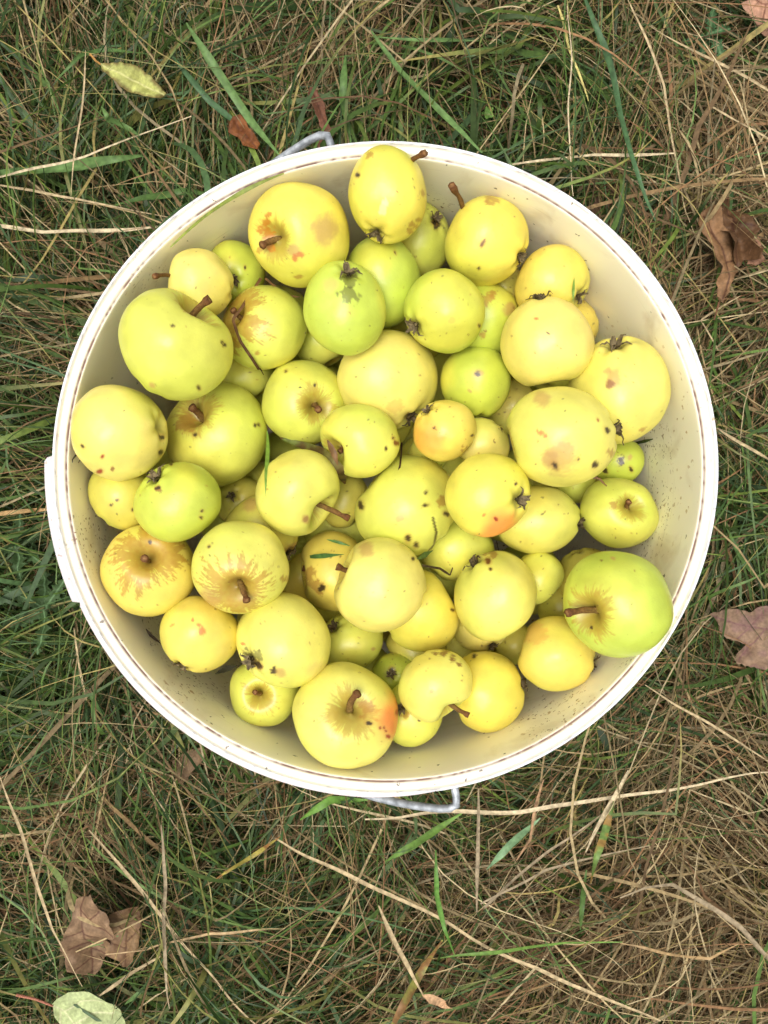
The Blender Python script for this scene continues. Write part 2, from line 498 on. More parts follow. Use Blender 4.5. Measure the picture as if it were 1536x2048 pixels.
# ------------------------------------------------------------------ apples
# cx, cy, rx, ry : outline in photo pixels;  lay : heap order;  ax : which end shows and where
#   ('s', x, y) stem end towards pixel (x, y), ('c', x, y) calyx end; a fourth value tips it away from the lens
# marks : (x, y, radius px, kind)
Y1 = (235, 220, 92); Y2 = (231, 224, 110); YG = (219, 221, 98); G1 = (198, 209, 80); G2 = (196, 212, 84)
PL = (238, 224, 118); OR = (232, 212, 98); DU = (212, 202, 90)
APPLES = [
 # --- deep slivers seen in the gaps
 dict(c=(480,1000,52,50), l=0, col=DU, ax=('c',470,990), lab='shaded dull apple deep in the gap left of the green grass blade'),
 dict(c=(690,1000,50,58), l=0, col=DU, ax=('s',700,1010,-1), lab='shaded apple in the dark gap under the brown stem of the heart-shaped apple'),
 dict(c=(606,1155,46,52), l=0, col=OR, ax=('s',585,1140,-1), lab='dark sliver of apple squeezed right of the apple with brown starburst russet'),
 dict(c=(1025,1285,44,44), l=0, col=DU, ax=('c',1000,1290,-1), lab='shaded sliver of apple left of the tan-cheeked apple by the lower right wall'),
 dict(c=(1120,1212,46,46), l=0, col=DU, ax=('c',1100,1200,-1), lab='shaded apple in the gap left of the large green apple'),
 dict(c=(832,1296,62,52), l=0, col=DU, ax=('s',820,1300,-1), lab='dark apple deep in the gap above the small notched apple'),
 dict(c=(1004,578,46,46), l=0, col=OR, ax=('c',1000,570,-1), lab='sliver of yellow apple under the long-stemmed apple near the top right'),
 dict(c=(1020,815,52,56), l=0, col=PL, ax=('c',1000,800,-1), lab='pale sliver of apple between the cream apple and the largest bruised apple'),
 dict(c=(488,752,62,52), l=0, col=YG, ax=('c',480,745,-1), lab='shaded apple peeping out below the straw-crossed apple'),
 dict(c=(790,1352,48,46), l=0, col=G1, ax=('c',780,1340), marks=[(783,1340,5,'k')], lab='dark green sliver of apple left of the small notched apple'),
 dict(c=(1148,962,46,46), l=0, col=YG, ax=('c',1150,960,-1), lab='small piece of apple showing just below the largest bruised apple'),
 dict(c=(860,905,46,44), l=0, col=YG, ax=('c',850,900,-1), lab='shaded apple in the dark gap under the small orange-cheeked apple'),
 dict(c=(645,672,62,66), l=0, col=YG, ax=('c',640,660,-1), lab='shaded green sliver of apple between the straw-crossed apple and the oval green one'),
 dict(c=(1138,650,60,58), l=0, col=OR, ax=('c',1180,640,-1), lab='golden sliver of apple peeping from behind the smooth cream apple'),
 # --- second layer
 dict(c=(468,548,64,66), l=1, col=G1, ax=('c',474,578), marks=[(490,535,3,'k')], lab='green apple half hidden between the apple with orange russet and the wall'),
 dict(c=(838,478,66,76), l=1, col=YG, ax=('c',872,452), marks=[(873,450,7,'k'),(868,446,4,'k')], lab='yellow-green apple half hidden behind the topmost yellow apple'),
 dict(c=(966,642,74,74), l=1, col=G1, ax=('s',960,590,-1), marks=[(978,598,14,'r'),(985,590,7,'r'),(1020,618,13,'b'),(965,668,7,'r')], lab='green apple with brown scars under the round lime apple'),
 dict(c=(765,563,80,92), l=1, col=G2, ax=('c',700,640,-1), marks=[(790,505,3,'k')], lab='tall pale green apple behind the oval green apple below the topmost one'),
 dict(c=(950,768,71,69), l=1, col=G1, ax=('c',955,830,-1), marks=[(955,748,10,'b'),(956,748,5,'k'),(940,782,4,'b')], lab='small dark green apple with one reddish bruise in the upper middle'),
 dict(c=(962,890,58,56), l=1, col=PL, ax=('c',1000,850,-1), marks=[(1010,850,9,'k')], lab='pale apple peeping out right of the small orange-cheeked apple'),
 dict(c=(248,990,70,72), l=1, col=DU, ax=('c',240,1000,-1), marks=[(235,1000,3,'k'),(222,1010,3,'k'),(265,1020,3,'k')], lab='dull yellow speckled apple low at the left wall under two others'),
 dict(c=(1237,925,50,46), l=1, col=G1, ax=('s',1230,900,-1), marks=[(1242,921,8,'k'),(1262,938,4,'k'),(1210,940,6,'k'),(1260,915,5,'b')], lab='scabby green apple low against the right wall'),
 dict(c=(522,1062,76,76), l=1, col=DU, ax=('c',585,1110), marks=[(585,1108,18,'b'),(590,1095,10,'b'),(500,1010,14,'b')], lab='yellow apple with brown bruised side behind the starburst russet apple'),
 dict(c=(914,1098,78,66), l=1, col=YG, ax=('c',860,1150,-1), lab='yellow-green apple wedged below the apple with orange blush'),
 dict(c=(1172,1150,60,56), l=1, col=DU, ax=('c',1160,1120,-1), lab='dull apple half covered by the large green apple at lower right'),
 dict(c=(962,1250,58,54), l=1, col=PL, ax=('c',985,1292), marks=[(985,1293,8,'k')], lab='pale apple peeping out from under the egg-shaped apple'),
 dict(c=(700,1282,68,60), l=1, col=YG, ax=('c',665,1245), marks=[(747,1298,4,'b')], lab='shaded yellow-green apple above the apple with red blush'),
 dict(c=(824,1428,64,66), l=1, col=YG, ax=('c',800,1400), marks=[(812,1428,9,'r'),(840,1440,3,'k'),(800,1415,5,'k')], lab='green-yellow apple low under the small notched apple at the bottom'),
 dict(c=(530,1380,70,70), l=1, col=YG, ax=('s',527,1378), rus=0.8, marks=[], lab='small yellow-green apple low by the lower left wall with faint russet'),
 dict(c=(668,1142,70,82), l=1, col=OR, ax=('s',612,1150,0.2), rus=0.7, marks=[(620,1150,14,'r'),(632,1172,15,'r'),(644,1176,7,'k')], lab='golden apple with rusty stained side and one black spot in the middle'),
 # --- main surface
 dict(c=(435,870,105,107), l=2, col=YG, ax=('s',402,822), rus=0.75, marks=[(390,870,5,'k'),(372,845,18,'r'),(510,850,3,'k'),(518,850,3,'k')], lab='big yellow-green apple with brown stem facing up in the left middle'),
 dict(c=(610,808,87,87), l=2, col=YG, ax=('s',648,822), rus=0.75, marks=[(572,742,3,'k'),(630,770,3,'k'),(600,775,2,'k')], lab='green-yellow apple with stem pit beside the upper centre of the heap'),
 dict(c=(775,762,104,101), l=2, col=PL, ax=('c',822,830,0.15), marks=[(818,833,6,'k'),(790,815,14,'r2')], lab='large pale apple in the centre under two green ones'),
 dict(c=(403,568,66,70), l=2, col=PL, ax=('s',338,556,0.15), stz=0.306, stem=(308,553), rus=0.5, marks=[(410,600,2,'k')], lab='small pale apple with its stem pointing left at the wall'),
 dict(c=(1105,568,77,76), l=2, col=OR, ax=('c',1160,606), marks=[(1100,590,2,'k')], lab='golden apple by the upper right wall with a grass tip on it'),
 dict(c=(1237,782,101,110), l=2, col=Y2, ax=('c',1214,692), marks=[(1228,757,17,'b'),(1222,768,9,'b2'),(1215,742,8,'b'),(1285,860,5,'r'),(1320,705,7,'r2')], lab='large yellow apple with a brown bruise against the right wall'),
 dict(c=(812,1012,105,104), l=2, col=YG, ax=('s',715,930,-1), marks=[(852,985,3.5,'k'),(852,1010,5,'k'),(816,1077,7,'k'),(832,1090,5,'k'),(722,1010,7,'k'),(885,1000,9,'r'),(893,1028,5,'k'),(800,1035,10,'b')], crack=[(866,1035),(873,1065),(868,1090),(858,1102)], lab='large yellow-green apple with a dark crack right of centre'),
 dict(c=(1079,1040,84,70), l=2, col=Y2, ax=('c',1158,1046,0.1), marks=[(1085,1028,2,'k')], lab='plain yellow apple between the blushed apple and the upright-stemmed one'),
 dict(c=(1073,1156,56,54), l=2, col=YG, ax=('c',1030,1120,-1), marks=[], lab='small plain apple between the egg-shaped apple and the large green one'),
 dict(c=(1235,1026,79,72), l=2, col=YG, ax=('s',1246,1012), stem=(1258,1003), rus=0.35, marks=[(1228,1010,8,'r')], lab='pale green apple with thick stem standing up near the right wall'),
 dict(c=(300,1140,96,94), l=2, col=OR, ax=('s',318,1100), rus=1.9, marks=[(300,1085,4,'k')], lab='golden apple with wide streaky russet round the stem at the left wall'),
 dict(c=(400,1268,80,80), l=2, col=OR, ax=('c',366,1332), marks=[(345,1250,4,'r'),(398,1250,5,'s'),(404,1262,7,'s'),(385,1240,4,'s')], lab='golden apple with a pinkish scratch low at the left wall'),
 dict(c=(838,1220,82,84), l=2, col=Y1, ax=('c',790,1250,-1), marks=[(905,1220,3,'k'),(850,1175,8,'r2')], lab='smooth yellow apple tucked below the pale apple at the lower centre'),
 dict(c=(974,1384,77,83), l=2, col=Y1, ax=('c',1046,1366,0.05), marks=[(948,1312,4,'k')], lab='smooth yellow apple right of the small notched apple'),
 dict(c=(1113,1306,80,76), l=2, col=OR, ax=('c',1186,1326,0.15), marks=[(1065,1265,26,'r3')], lab='golden tan-cheeked apple resting on the lower right wall'),
 dict(c=(530,657,87,86), l=2, col=YG, ax=('s',472,640), rus=2.0, marks=[(470,690,12,'r'),(515,705,4,'r')], lab='yellow-green apple crossed by a dry brown stalk at upper left'),
 # --- upper ones
 dict(c=(242,867,91,98), l=3, col=PL, ax=('s',158,878,-0.15), rus=0.4, marks=[(205,913,3.5,'d'),(199,943,5,'d'),(323,875,5,'k'),(321,905,5,'k'),(225,938,4,'b2'),(166,893,4,'k')], lab='pale yellow apple with two small red spots at the left wall'),
 dict(c=(598,473,104,102), l=3, col=Y1, ax=('s',542,512), rus=0.5, marks=[(533,468,15,'o'),(528,444,9,'o'),(541,492,13,'o'),(520,500,9,'r'),(536,430,5,'o'),(650,458,27,'b'),(588,500,12,'b'),(600,510,6,'s'),(590,516,6,'s'),(597,553,5,'r')], lab='large yellow apple with an orange russet smear and round bruise'),
 dict(c=(973,481,86,87), l=3, col=Y1, ax=('c',1046,522,0.3), stem=(903,370), stz=0.302, marks=[(965,487,6,'k2'),(985,402,11,'r'),(975,398,7,'r'),(958,537,3,'k')], lab='yellow apple with a long thin stem by the upper right wall'),
 dict(c=(720,882,82,76), l=3, col=YG, cleft=0.11, ax=('s',664,906,0.25), rus=0.5, marks=[(786,876,3,'k'),(792,886,5,'k2'),(772,897,3,'k')], lab='yellow-green apple beside a withered curled leaf in the centre'),
 dict(c=(355,690,112,114), l=3, col=YG, cleft=0.07, ax=('s',418,606,0.25), stem=(419,598), rus=0.7, marks=[(345,652,3,'k'),(304,770,6,'b'),(398,776,4,'k'),(448,690,4,'k'),(444,684,3,'k')], lab='largest smooth yellow-green apple at upper left with a stubby stem'),
 dict(c=(355,1004,90,83), l=4, col=G1, ax=('c',314,950), marks=[(316,978,7,'b2'),(316,976,4,'k'),(404,1022,3,'k'),(402,1035,3.5,'k'),(342,928,3,'k')], lab='small green apple with dark calyx at the left of the heap'),
 dict(c=(482,1135,98,96), l=4, col=Y2, ax=('s',490,1182), stem=(494,1202), rus=1.9, marks=[(412,1205,28,'b'),(568,1158,7,'r'),(418,1093,3,'k')], lab='yellow apple with brown starburst russet round its stem'),
 dict(c=(596,986,86,89), l=3, col=Y2, cleft=0.11, ax=('s',655,1030,0.2), stem=(698,1037), cone=0.10, rus=0.3, marks=[(611,1038,5,'k'),(611,1038,8,'b')], lab='heart-shaped apple with a wormhole and stem pointing right'),
 dict(c=(890,862,65,63), l=3, col=OR, ax=('c',850,822), blush=(850,875,50,(226,150,60),0.8), marks=[(868,856,3,'k'),(944,871,2.5,'k'),(935,900,10,'r')], lab='small orange-cheeked apple in the centre of the heap'),
 dict(c=(888,624,83,83), l=3, col=G1, ax=('c',824,664), marks=[(958,651,3,'k'),(905,640,9,'r2')], lab='round lime green apple in the upper middle with calyx at lower left'),
 dict(c=(690,617,85,97), l=4, col=G2, ax=('c',702,552), marks=[(660,570,15,'b3'),(695,590,16,'k3'),(700,625,4,'r'),(700,560,14,'k3')], lab='oval green apple with a ragged black calyx on top'),
 dict(c=(1094,684,94,91), l=3, col=PL, ax=('c',1080,600,0.15), blush=(1130,680,110,(240,208,110),0.5), marks=[(1073,637,3.5,'s'),(1097,667,2.5,'k')], lab='smooth cream apple without bruises at the right of the heap'),
 dict(c=(1122,874,110,103), l=4, col=Y2, ax=('c',1230,855,0.12), marks=[(1120,910,34,'b'),(1100,918,16,'b'),(1128,897,11,'r2'),(1110,932,6.5,'k'),(1190,931,6,'k'),(1214,860,5,'k'),(1157,918,3,'k'),(1084,797,17,'b'),(1222,905,8,'r'),(1196,840,3,'d'),(1083,866,6,'s'),(1090,872,5,'s'),(1075,862,4,'s')], lab='largest bruised yellow apple with black spots at the right'),
 dict(c=(975,990,88,87), l=4, col=Y1, ax=('c',1036,1002), blush=(1000,1060,58,(240,150,70),0.95), marks=[(992,1038,4,'d'),(968,1030,3,'s'),(1032,968,3,'k')], lab='yellow apple with orange blush along its lower side'),
 dict(c=(566,1280,98,97), l=3, col=Y2, ax=('c',500,1318), marks=[(502,1318,18,'k3'),(549,1342,7,'k'),(562,1346,10,'b'),(486,1288,4,'s'),(520,1333,5,'k'),(640,1345,24,'b3'),(516,1330,7,'k')], lab='yellow-green apple with ragged black calyx and dark spot at lower left'),
 dict(c=(760,1170,95,98), l=4, col=PL, ax=('s',686,1138,0.1), stem=(674,1133), rus=0.5, marks=[(733,1100,15,'b'),(770,1194,2.5,'s'),(826,1118,3.5,'k')], lab='pale yellow apple with stem at its left in the lower centre'),
 dict(c=(991,1191,84,92), l=4, col=Y2, ax=('c',938,1112,0.1), marks=[(976,1122,5.5,'k2'),(981,1138,3,'k'),(985,1104,9,'r'),(970,1107,6,'r')], lab='egg-shaped yellow apple with one round brown spot near its top'),
 dict(c=(1234,1208,107,109), l=3, col=G2, ax=('s',1152,1222), stem=(1134,1226), rus=0.8, marks=[(1182,1255,3,'k'),(1226,1117,4,'b')], lab='large lime green apple at lower right with russet stem pit'),
 dict(c=(870,1371,76,74), l=3, col=Y2, cleft=0.17, ax=('s',898,1412,0.2), stem=(938,1431), cone=-0.05, rus=0.3, marks=[(862,1383,5,'r'),(890,1305,8,'s2'),(905,1318,7,'s2'),(918,1330,5,'s2'),(870,1307,6,'s2')], lab='small notched apple with a bent stem at its lower right'),
 dict(c=(691,1427,108,105), l=4, col=Y2, ax=('s',714,1392), stem=(716,1386), rus=0.75, blush=(790,1440,62,(226,116,58),0.85), marks=[(738,1447,5,'k'),(760,1456,2.5,'d'),(768,1456,2.5,'d'),(772,1462,2.5,'d'),(776,1473,4,'d'),(732,1420,15,'r'),(795,1425,5,'d')], lab='big yellow apple with red blush at the bottom of the heap'),
 dict(c=(775,393,81,92), l=4, col=Y1, ax=('c',752,470,0.12), stz=0.318, stem=(850,306), marks=[(715,350,4,'k'),(738,310,7,'r'),(750,468,13,'k3'),(845,385,6,'r'),(828,450,7,'r'),(820,462,7,'r'),(836,440,5,'r'),(765,420,11,'p'),(772,405,7,'p')], lab='topmost bright yellow apple touching the far rim'),
]

def frame_from_axis(a, spin):
    a = a.normalized()
    q = a.to_track_quat('Z', 'Y')
    return (q.to_matrix() @ Matrix.Rotation(spin, 3, 'Z'))

placed = []      # (centre Vector, R, outline or None)
def settle(cx, cy, rp, z0, slack=0.93):
    z = z0
    while z < 0.37:
        s = (CAM_H - z) / F_PX
        p = at(cx, cy, z); r = rp * s * 0.975
        ok = True
        d = math.hypot((p.x - BC.x) / BX, (p.y - BC.y) / BY)
        if d + r * 0.955 > wall_r(z + r * 0.2): ok = False
        if ok:
            for (q, r2, oc) in placed:
                if (p - q).length < slack * (r + r2): ok = False; break
                # the one laid later lies over its neighbour
                if oc is not None:
                    dpx = math.hypot(cx - oc[0], cy - oc[1])
                    if dpx < (rp + oc[2]) * 0.97 and z < q.z + 0.22 * (rp + oc[2] - dpx) * s + 0.25 * (r2 - r): ok = False; break
        if ok: return p, r
        z += 0.001
    return at(cx, cy, z), rp * (CAM_H - z) / F_PX

MARK = {'o': ((192, 128, 36), 0.9, 1.3), 'k': ((58, 42, 28), 0.95, 0.8), 'k2': ((120, 78, 36), 1.0, 0.7), 'k3': ((70, 62, 34), 0.62, 1.2), 'b': ((186, 146, 84), 1.0, 0.45),
        'b2': ((140, 88, 50), 0.85, 0.7), 'b3': ((206, 178, 104), 0.7, 0.4), 'r': ((170, 124, 52), 0.72, 1.2), 'r2': ((204, 164, 80), 0.42, 1.0),
        'r3': ((222, 176, 84), 0.7, 0.7), 's': ((200, 108, 56), 0.8, 0.6), 's2': ((120, 70, 30), 0.85, 1.1), 'd': ((150, 40, 26), 0.95, 0.3), 'p': ((246, 240, 160), 0.7, 0.8)}

def apple_mesh(A, p, r, n_th, n_ph, seed):
    rs = np.random.default_rng(1000 + seed)
    cx, cy, rx, ry = A['c']
    # axis
    ax = A['ax']
    dx, dy = (ax[1] - cx) / rx, -(ax[2] - cy) / ry
    d = math.hypot(dx, dy)
    if len(ax) > 3 and ax[3] == -1:
        dx, dy, dz = dx / (d + 1e-6), dy / (d + 1e-6), 0.06
    elif len(ax) > 3:
        dz = ax[3]
    else:
        dz = math.sqrt(max(0.06, 1 - d * d * 1.05))
    a = Vector((dx, dy, dz)).normalized()
    if ax[0] == 'c': a = -a
    M = frame_from_axis(a, rs.uniform(0, 6.28))
    h = A.get('h', rs.uniform(0.88, 0.96))
    t = np.linspace(0, math.pi, n_th)
    t = t - 0.18 * np.sin(2 * t) * 0.5
    ph = np.linspace(0, 2 * math.pi, n_ph, endpoint=False)
    T, PH = np.meshgrid(t, ph, indexing='ij')
    cone = A.get('cone', rs.uniform(0.02, 0.10))
    st, ct = np.sin(T), np.cos(T)
    rad = st * (1 - cone * (1 - ct) * 0.5 + cone * 0.3)
    lob = 1 + (0.012 + 0.02 * np.clip(-ct, 0, 1)) * np.cos(5 * PH + rs.uniform(0, 6)) * st + 0.03 * np.cos(PH + rs.uniform(0, 6)) * ct + 0.022 * np.cos(2 * PH + rs.uniform(0, 6))
    rad = rad * lob
    sd_, sw = rs.uniform(0.30, 0.38), rs.uniform(0.27, 0.34)
    cd_, cw = rs.uniform(0.12, 0.18), rs.uniform(0.20, 0.26)
    if len(ax) > 3 and ax[0] == 's' and ax[3] >= 0: sd_, sw = sd_ * 1.6, sw * 1.1
    z = ct * h
    z = z - sd_ * np.exp(-(rad / sw) ** 2) * (ct > 0) * (1 + 0.25 * np.cos(PH + 1)) + cd_ * np.exp(-(rad / cw) ** 2) * (ct < 0)
    # ribs round the calyx
    z = z - 0.02 * np.cos(5 * PH) * np.exp(-((rad - 0.3) / 0.15) ** 2) * (ct < 0)
    z = z + 0.05
    P = np.stack([rad * np.cos(PH), rad * np.sin(PH), z], -1).reshape(-1, 3)
    P *= 1 + 0.07 * (vnoise(P, 1.3, seed)[:, None] - 0.5) + 0.024 * (vnoise(P, 3.5, seed + 9)[:, None] - 0.5)
    Mn = np.array(M)
    if 'cleft' in A:
        v_ = Mn.T @ np.array([0, 0, 1.0]); p0 = math.atan2(v_[1], v_[0])
        dp = (PH.reshape(-1) - p0 + math.pi) % (2 * math.pi) - math.pi
        P *= 1 - (A['cleft'] * np.exp(-(dp / 0.55) ** 2) * np.exp(-((T.reshape(-1) - 0.45) / 0.55) ** 2))[:, None]
    L = P @ Mn.T
    # fit the outline
    mxx = (L[:, 0].max() - L[:, 0].min()) / 2; mxy = (L[:, 1].max() - L[:, 1].min()) / 2
    off = np.array([(L[:, 0].max() + L[:, 0].min()) / 2, (L[:, 1].max() + L[:, 1].min()) / 2, 0])
    rm = (rx + ry) / 2
    scl = np.array([r * rx / rm / mxx, r * ry / rm / mxy, r / ((mxx + mxy) / 2)])
    fit = lambda X: (X - off) * scl
    L = fit(L)
    # ---------------- skin colour (the fruit's own)
    base = lin(A['col']) * np.array([0.945, 0.925, 0.93])
    nA = vnoise(P, 1.1, seed + 20)[:, None]
    nB = vnoise(P, 3.0, seed + 30)[:, None]
    gre = lin((190, 206, 74)); yel = lin((236, 213, 86))
    c = base[None] * (0.93 + 0.14 * nB)
    c = c * (1 - 0.30 * sstep(0.5, 0.85, nA)) + gre[None] * 0.30 * sstep(0.5, 0.85, nA)
    c = c * (1 - 0.35 * sstep(0.5, 0.15, nA)) + yel[None] * 0.35 * sstep(0.5, 0.15, nA)
    Tf = T.reshape(-1); Pf = PH.reshape(-1)
    # greener in the stem pit
    pit = np.exp(-(Tf / 0.42) ** 2)[:, None]
    c = c * (1 - 0.5 * pit) + (gre * 0.75)[None] * 0.5 * pit
    # russet: streaks running out of the pit
    rus = A.get('rus', rs.uniform(0.2, 0.6))
    q = np.stack([np.cos(Pf) * 5.0, np.sin(Pf) * 5.0, Tf * 1.2], 1)
    st1 = vnoise(q, 1.3, seed + 3); st2 = vnoise(q, 4.2, seed + 4); st4 = vnoise(q * np.array([1, 1, 2.5]), 8.5, seed + 8); st3 = vnoise(np.stack([np.cos(Pf), np.sin(Pf), Tf * 0.2], 1), 1.1, seed + 6)
    reach = (0.16 + 0.30 * rus) * (0.35 + 0.7 * st3 + 0.7 * (st1 - 0.35) + 0.8 * (st2 - 0.5) + 0.6 * (st4 - 0.5))
    rm_ = sstep(0.07, -0.10, (Tf - 0.12) - reach) * min(0.80, 0.45 + rus * 0.22)
    rm_ = rm_ * (0.72 + 0.28 * vnoise(P, 16, seed + 5))
    rc = lin((172, 120, 40))
    c = c * (1 - rm_[:, None]) + rc[None] * rm_[:, None]
    deep = np.exp(-(Tf / 0.16) ** 2)[:, None] * 0.55
    c = c * (1 - deep) + lin((92, 70, 28))[None] * deep
    # calyx rim, darker green-brown
    cal = np.exp(-((math.pi - Tf) / 0.17) ** 2)[:, None] * 0.75
    c = c * (1 - cal) + lin((112, 100, 52))[None] * cal
    # marks on the side that faces up, found through their photo position
    X = L + np.array(p)[None]
    s = F_PX / (CAM_H - X[:, 2])
    U = 768 + X[:, 0] * s; Vv = 1024 - X[:, 1] * s
    up = X[:, 2] > p[2] - 0.12 * r
    if 'blush' in A:
        bx, by, br, bc, ba = A['blush']
        dd = np.hypot(U - bx, Vv - by) / br + 0.5 * (vnoise(P, 4, seed + 50) - 0.5)
        f = (sstep(1.15, 0.1, dd) * ba * up)[:, None]
        c = c * (1 - f) + lin(bc)[None] * f
    marks = list(A.get('marks', []))
    for _ in range(int(rs.integers(5, 12))):
        a_, b_ = rs.uniform(0, 6.28), math.sqrt(rs.uniform(0, 0.9))
        marks.append((cx + rx * b_ * math.cos(a_), cy + ry * b_ * math.sin(a_), rs.uniform(0.9, 1.9), rs.choice(['k', 'r', 'k2', 's2'])))
    for (mx_, my_, mr_, kd) in marks:
        colr, al, rag = MARK[kd]
        ea = rs.uniform(0, 3.14); es = rs.uniform(1.0, 1.7) if mr_ < 12 else rs.uniform(1.0, 1.25)
        ux = (U - mx_) * math.cos(ea) + (Vv - my_) * math.sin(ea); uy = -(U - mx_) * math.sin(ea) + (Vv - my_) * math.cos(ea)
        dd0 = np.hypot(ux / es ** 0.5, uy * es ** 0.5)
        sel = (dd0 < mr_ * 2.4 + 3) & up
        if kd in ('k', 'k2', 'd') and mr_ > 2.4 and sel.any():
            hf = (sstep(mr_ * 2.3, mr_ * 0.8, dd0[sel]) * rs.uniform(0.2, 0.6))[:, None]
            c[sel] = c[sel] * (1 - hf) + lin((186, 140, 62))[None] * hf
        if not sel.any(): continue
        fr = 9.0 if mr_ > 8 else 16.0
        dd = dd0[sel] / mr_ + rag * ((vnoise(P[sel], fr, seed + int(mx_)) - 0.5) * 1.2 + (vnoise(P[sel], fr * 3, seed + 1) - 0.5) * 0.7)
        edge = 0.35 if mr_ < 9 else 0.22
        if kd in ('b', 'b3'): edge = 0.42; al = al * 0.72
        if mr_ < 2: al = al * 0.75
        f = (sstep(1 + edge, 1 - edge, dd) * al)[:, None]
        c[sel] = c[sel] * (1 - f) + lin(colr)[None] * f
        if kd in ('k',) and mr_ > 5:   # pits
            L[sel, 2] -= (np.clip(1 - dd0[sel] / mr_, 0, 1)) * r * 0.03
    if 'crack' in A:
        pl = A['crack']
        dmin = np.full(len(U), 1e9)
        for (x0, y0), (x1, y1) in zip(pl[:-1], pl[1:]):
            vx, vy = x1 - x0, y1 - y0
            tt = np.clip(((U - x0) * vx + (Vv - y0) * vy) / (vx * vx + vy * vy), 0, 1)
            dmin = np.minimum(dmin, np.hypot(U - x0 - tt * vx, Vv - y0 - tt * vy))
        f = (sstep(3.2, 1.4, dmin) * 0.9 * up)[:, None]
        c = c * (1 - f) + lin((60, 40, 24))[None] * f
        L[:, 2] -= f[:, 0] * 0.0006
    i = np.arange(n_th * n_ph).reshape(n_th, n_ph); j = np.roll(i, -1, 1)
    Qd = np.stack([i[:-1], i[1:], j[1:], j[:-1]], -1).reshape(-1, 4)
    # weld poles: collapse the first and last ring to their mean (tiny fans)
    for ring in (0, n_th - 1):
        L[i[ring]] = L[i[ring]].mean(0)
    toL = lambda X3: fit((np.asarray(X3, float)[None] @ Mn.T))[0]
    info = dict(toL=toL, h=h, sd=sd_, cd=cd_, M=Mn)
    return L, Qd, c, info

def add_stem(root, A, p, r, info, rs):
    z0 = info['h'] - info['sd'] + 0.04
    b0 = info['toL']((0, 0, z0 - 0.03))
    if 'stem' in A:
        tx, ty = A['stem']
        zt = p[2] + max(b0[2], -0.2 * r) + r * 0.18
        if len(A['ax']) <= 3: zt = p[2] + b0[2] + r * 0.32
        if 'stz' in A: zt = A['stz']
        tipw = at(tx, ty, zt)
        tip = np.array(tipw) - np.array(p)
        sl = np.linalg.norm(tip - b0)
    else:
        sl = r * rs.uniform(0.30, 0.48)
        dirn = info['M'] @ np.array([rs.uniform(-.35, .35), rs.uniform(-.35, .35), 1.0]); dirn /= np.linalg.norm(dirn)
        tip = b0 + dirn * sl
    side = np.cross(tip - b0, [0, 0, 1.0]); side /= np.linalg.norm(side) + 1e-9
    n = 12
    tt = np.linspace(0, 1, n)
    bend = side[None] * (np.sin(tt * math.pi) * sl * rs.uniform(-.10, .10))[:, None]
    P = b0[None] * (1 - tt)[:, None] + tip[None] * tt[:, None] + bend
    w_ = 0.0015 * (r / 0.028)
    prof = w_ * (1.0 + 0.25 * (1 - tt) + 1.05 * sstep(0.82, 1.0, tt) * (tt < 0.999) + 0.5 * (tt >= 0.999))
    V, Qd, Tr = tube(P, prof, 10)
    nn = np.concatenate([np.repeat(tt, 10), [0, 1]])
    c0, c1 = lin((128, 104, 50)), lin((104, 66, 36))
    c = c0[None] * (1 - nn)[:, None] + c1[None] * nn[:, None]
    c = c * (0.7 + 0.6 * vnoise(V, 900, 3))[:, None]
    V = V + (vnoise(V, 1200, 2)[:, None] - 0.5) * w_ * 0.5
    c[-1] = lin((150, 112, 70))
    mesh_mixed('stem', V, Qd, Tr, M_STEM, c, root)

def add_calyx(root, A, p, r, info, rs):
    """dried sepals: five curled pointed strips round a dark tuft"""
    Vs, Ts, Cs = [], [], []
    base_z = -(info['h'] - info['cd']) + 0.04
    k = 0
    for q in range(rs.integers(6, 10)):
        ang = q * 1.2566 + rs.uniform(-.4, .4)
        ln = rs.uniform(0.18, 0.32); wd = rs.uniform(0.05, 0.085); n = 6
        curl = rs.uniform(-0.3, 1.0)
        for s_ in range(n):
            t_ = s_ / (n - 1)
            rr_ = 0.04 + ln * t_ * (1 - 0.5 * curl * t_)
            zz = base_z - 0.03 - 0.14 * math.sin(t_ * 2.2) * (0.6 + 0.6 * rs.random()) 
            wv = wd * (1 - t_ ** 1.5) + 0.004
            tw = ang + curl * t_ * 0.7
            for sg in (-1, 0, 1):
                x = rr_ * math.cos(tw) - sg * wv * math.sin(tw); y = rr_ * math.sin(tw) + sg * wv * math.cos(tw)
                Vs.append(info['toL']((x, y, zz + abs(sg) * -0.015)))
                Cs.append(lin((112, 98, 70)) * rs.uniform(0.35, 1.6))
            if s_:
                for m_ in (0, 1):
                    a0 = k + (s_ - 1) * 3 + m_
                    Ts += [(a0, a0 + 1, a0 + 4), (a0, a0 + 4, a0 + 3)]
        k += n * 3
    # dark tuft of stamens
    for q in range(14):
        an = rs.uniform(0, 6.28); rr_ = rs.uniform(0.0, 0.05); x, y = rr_ * math.cos(an), rr_ * math.sin(an)
        x2, y2 = x + rs.uniform(-.05, .05), y + rs.uniform(-.05, .05)
        Vs += [info['toL']((x - .01, y, base_z + .03)), info['toL']((x + .01, y + .01, base_z + .03)), info['toL']((x2, y2, base_z - rs.uniform(.03, .1)))]
        Cs += [lin((40, 32, 22))] * 3
        Ts.append((k, k + 1, k + 2)); k += 3
    mesh_np('calyx', np.array(Vs), np.array(Ts), M_STEM, np.array(Cs), root, smooth=False)

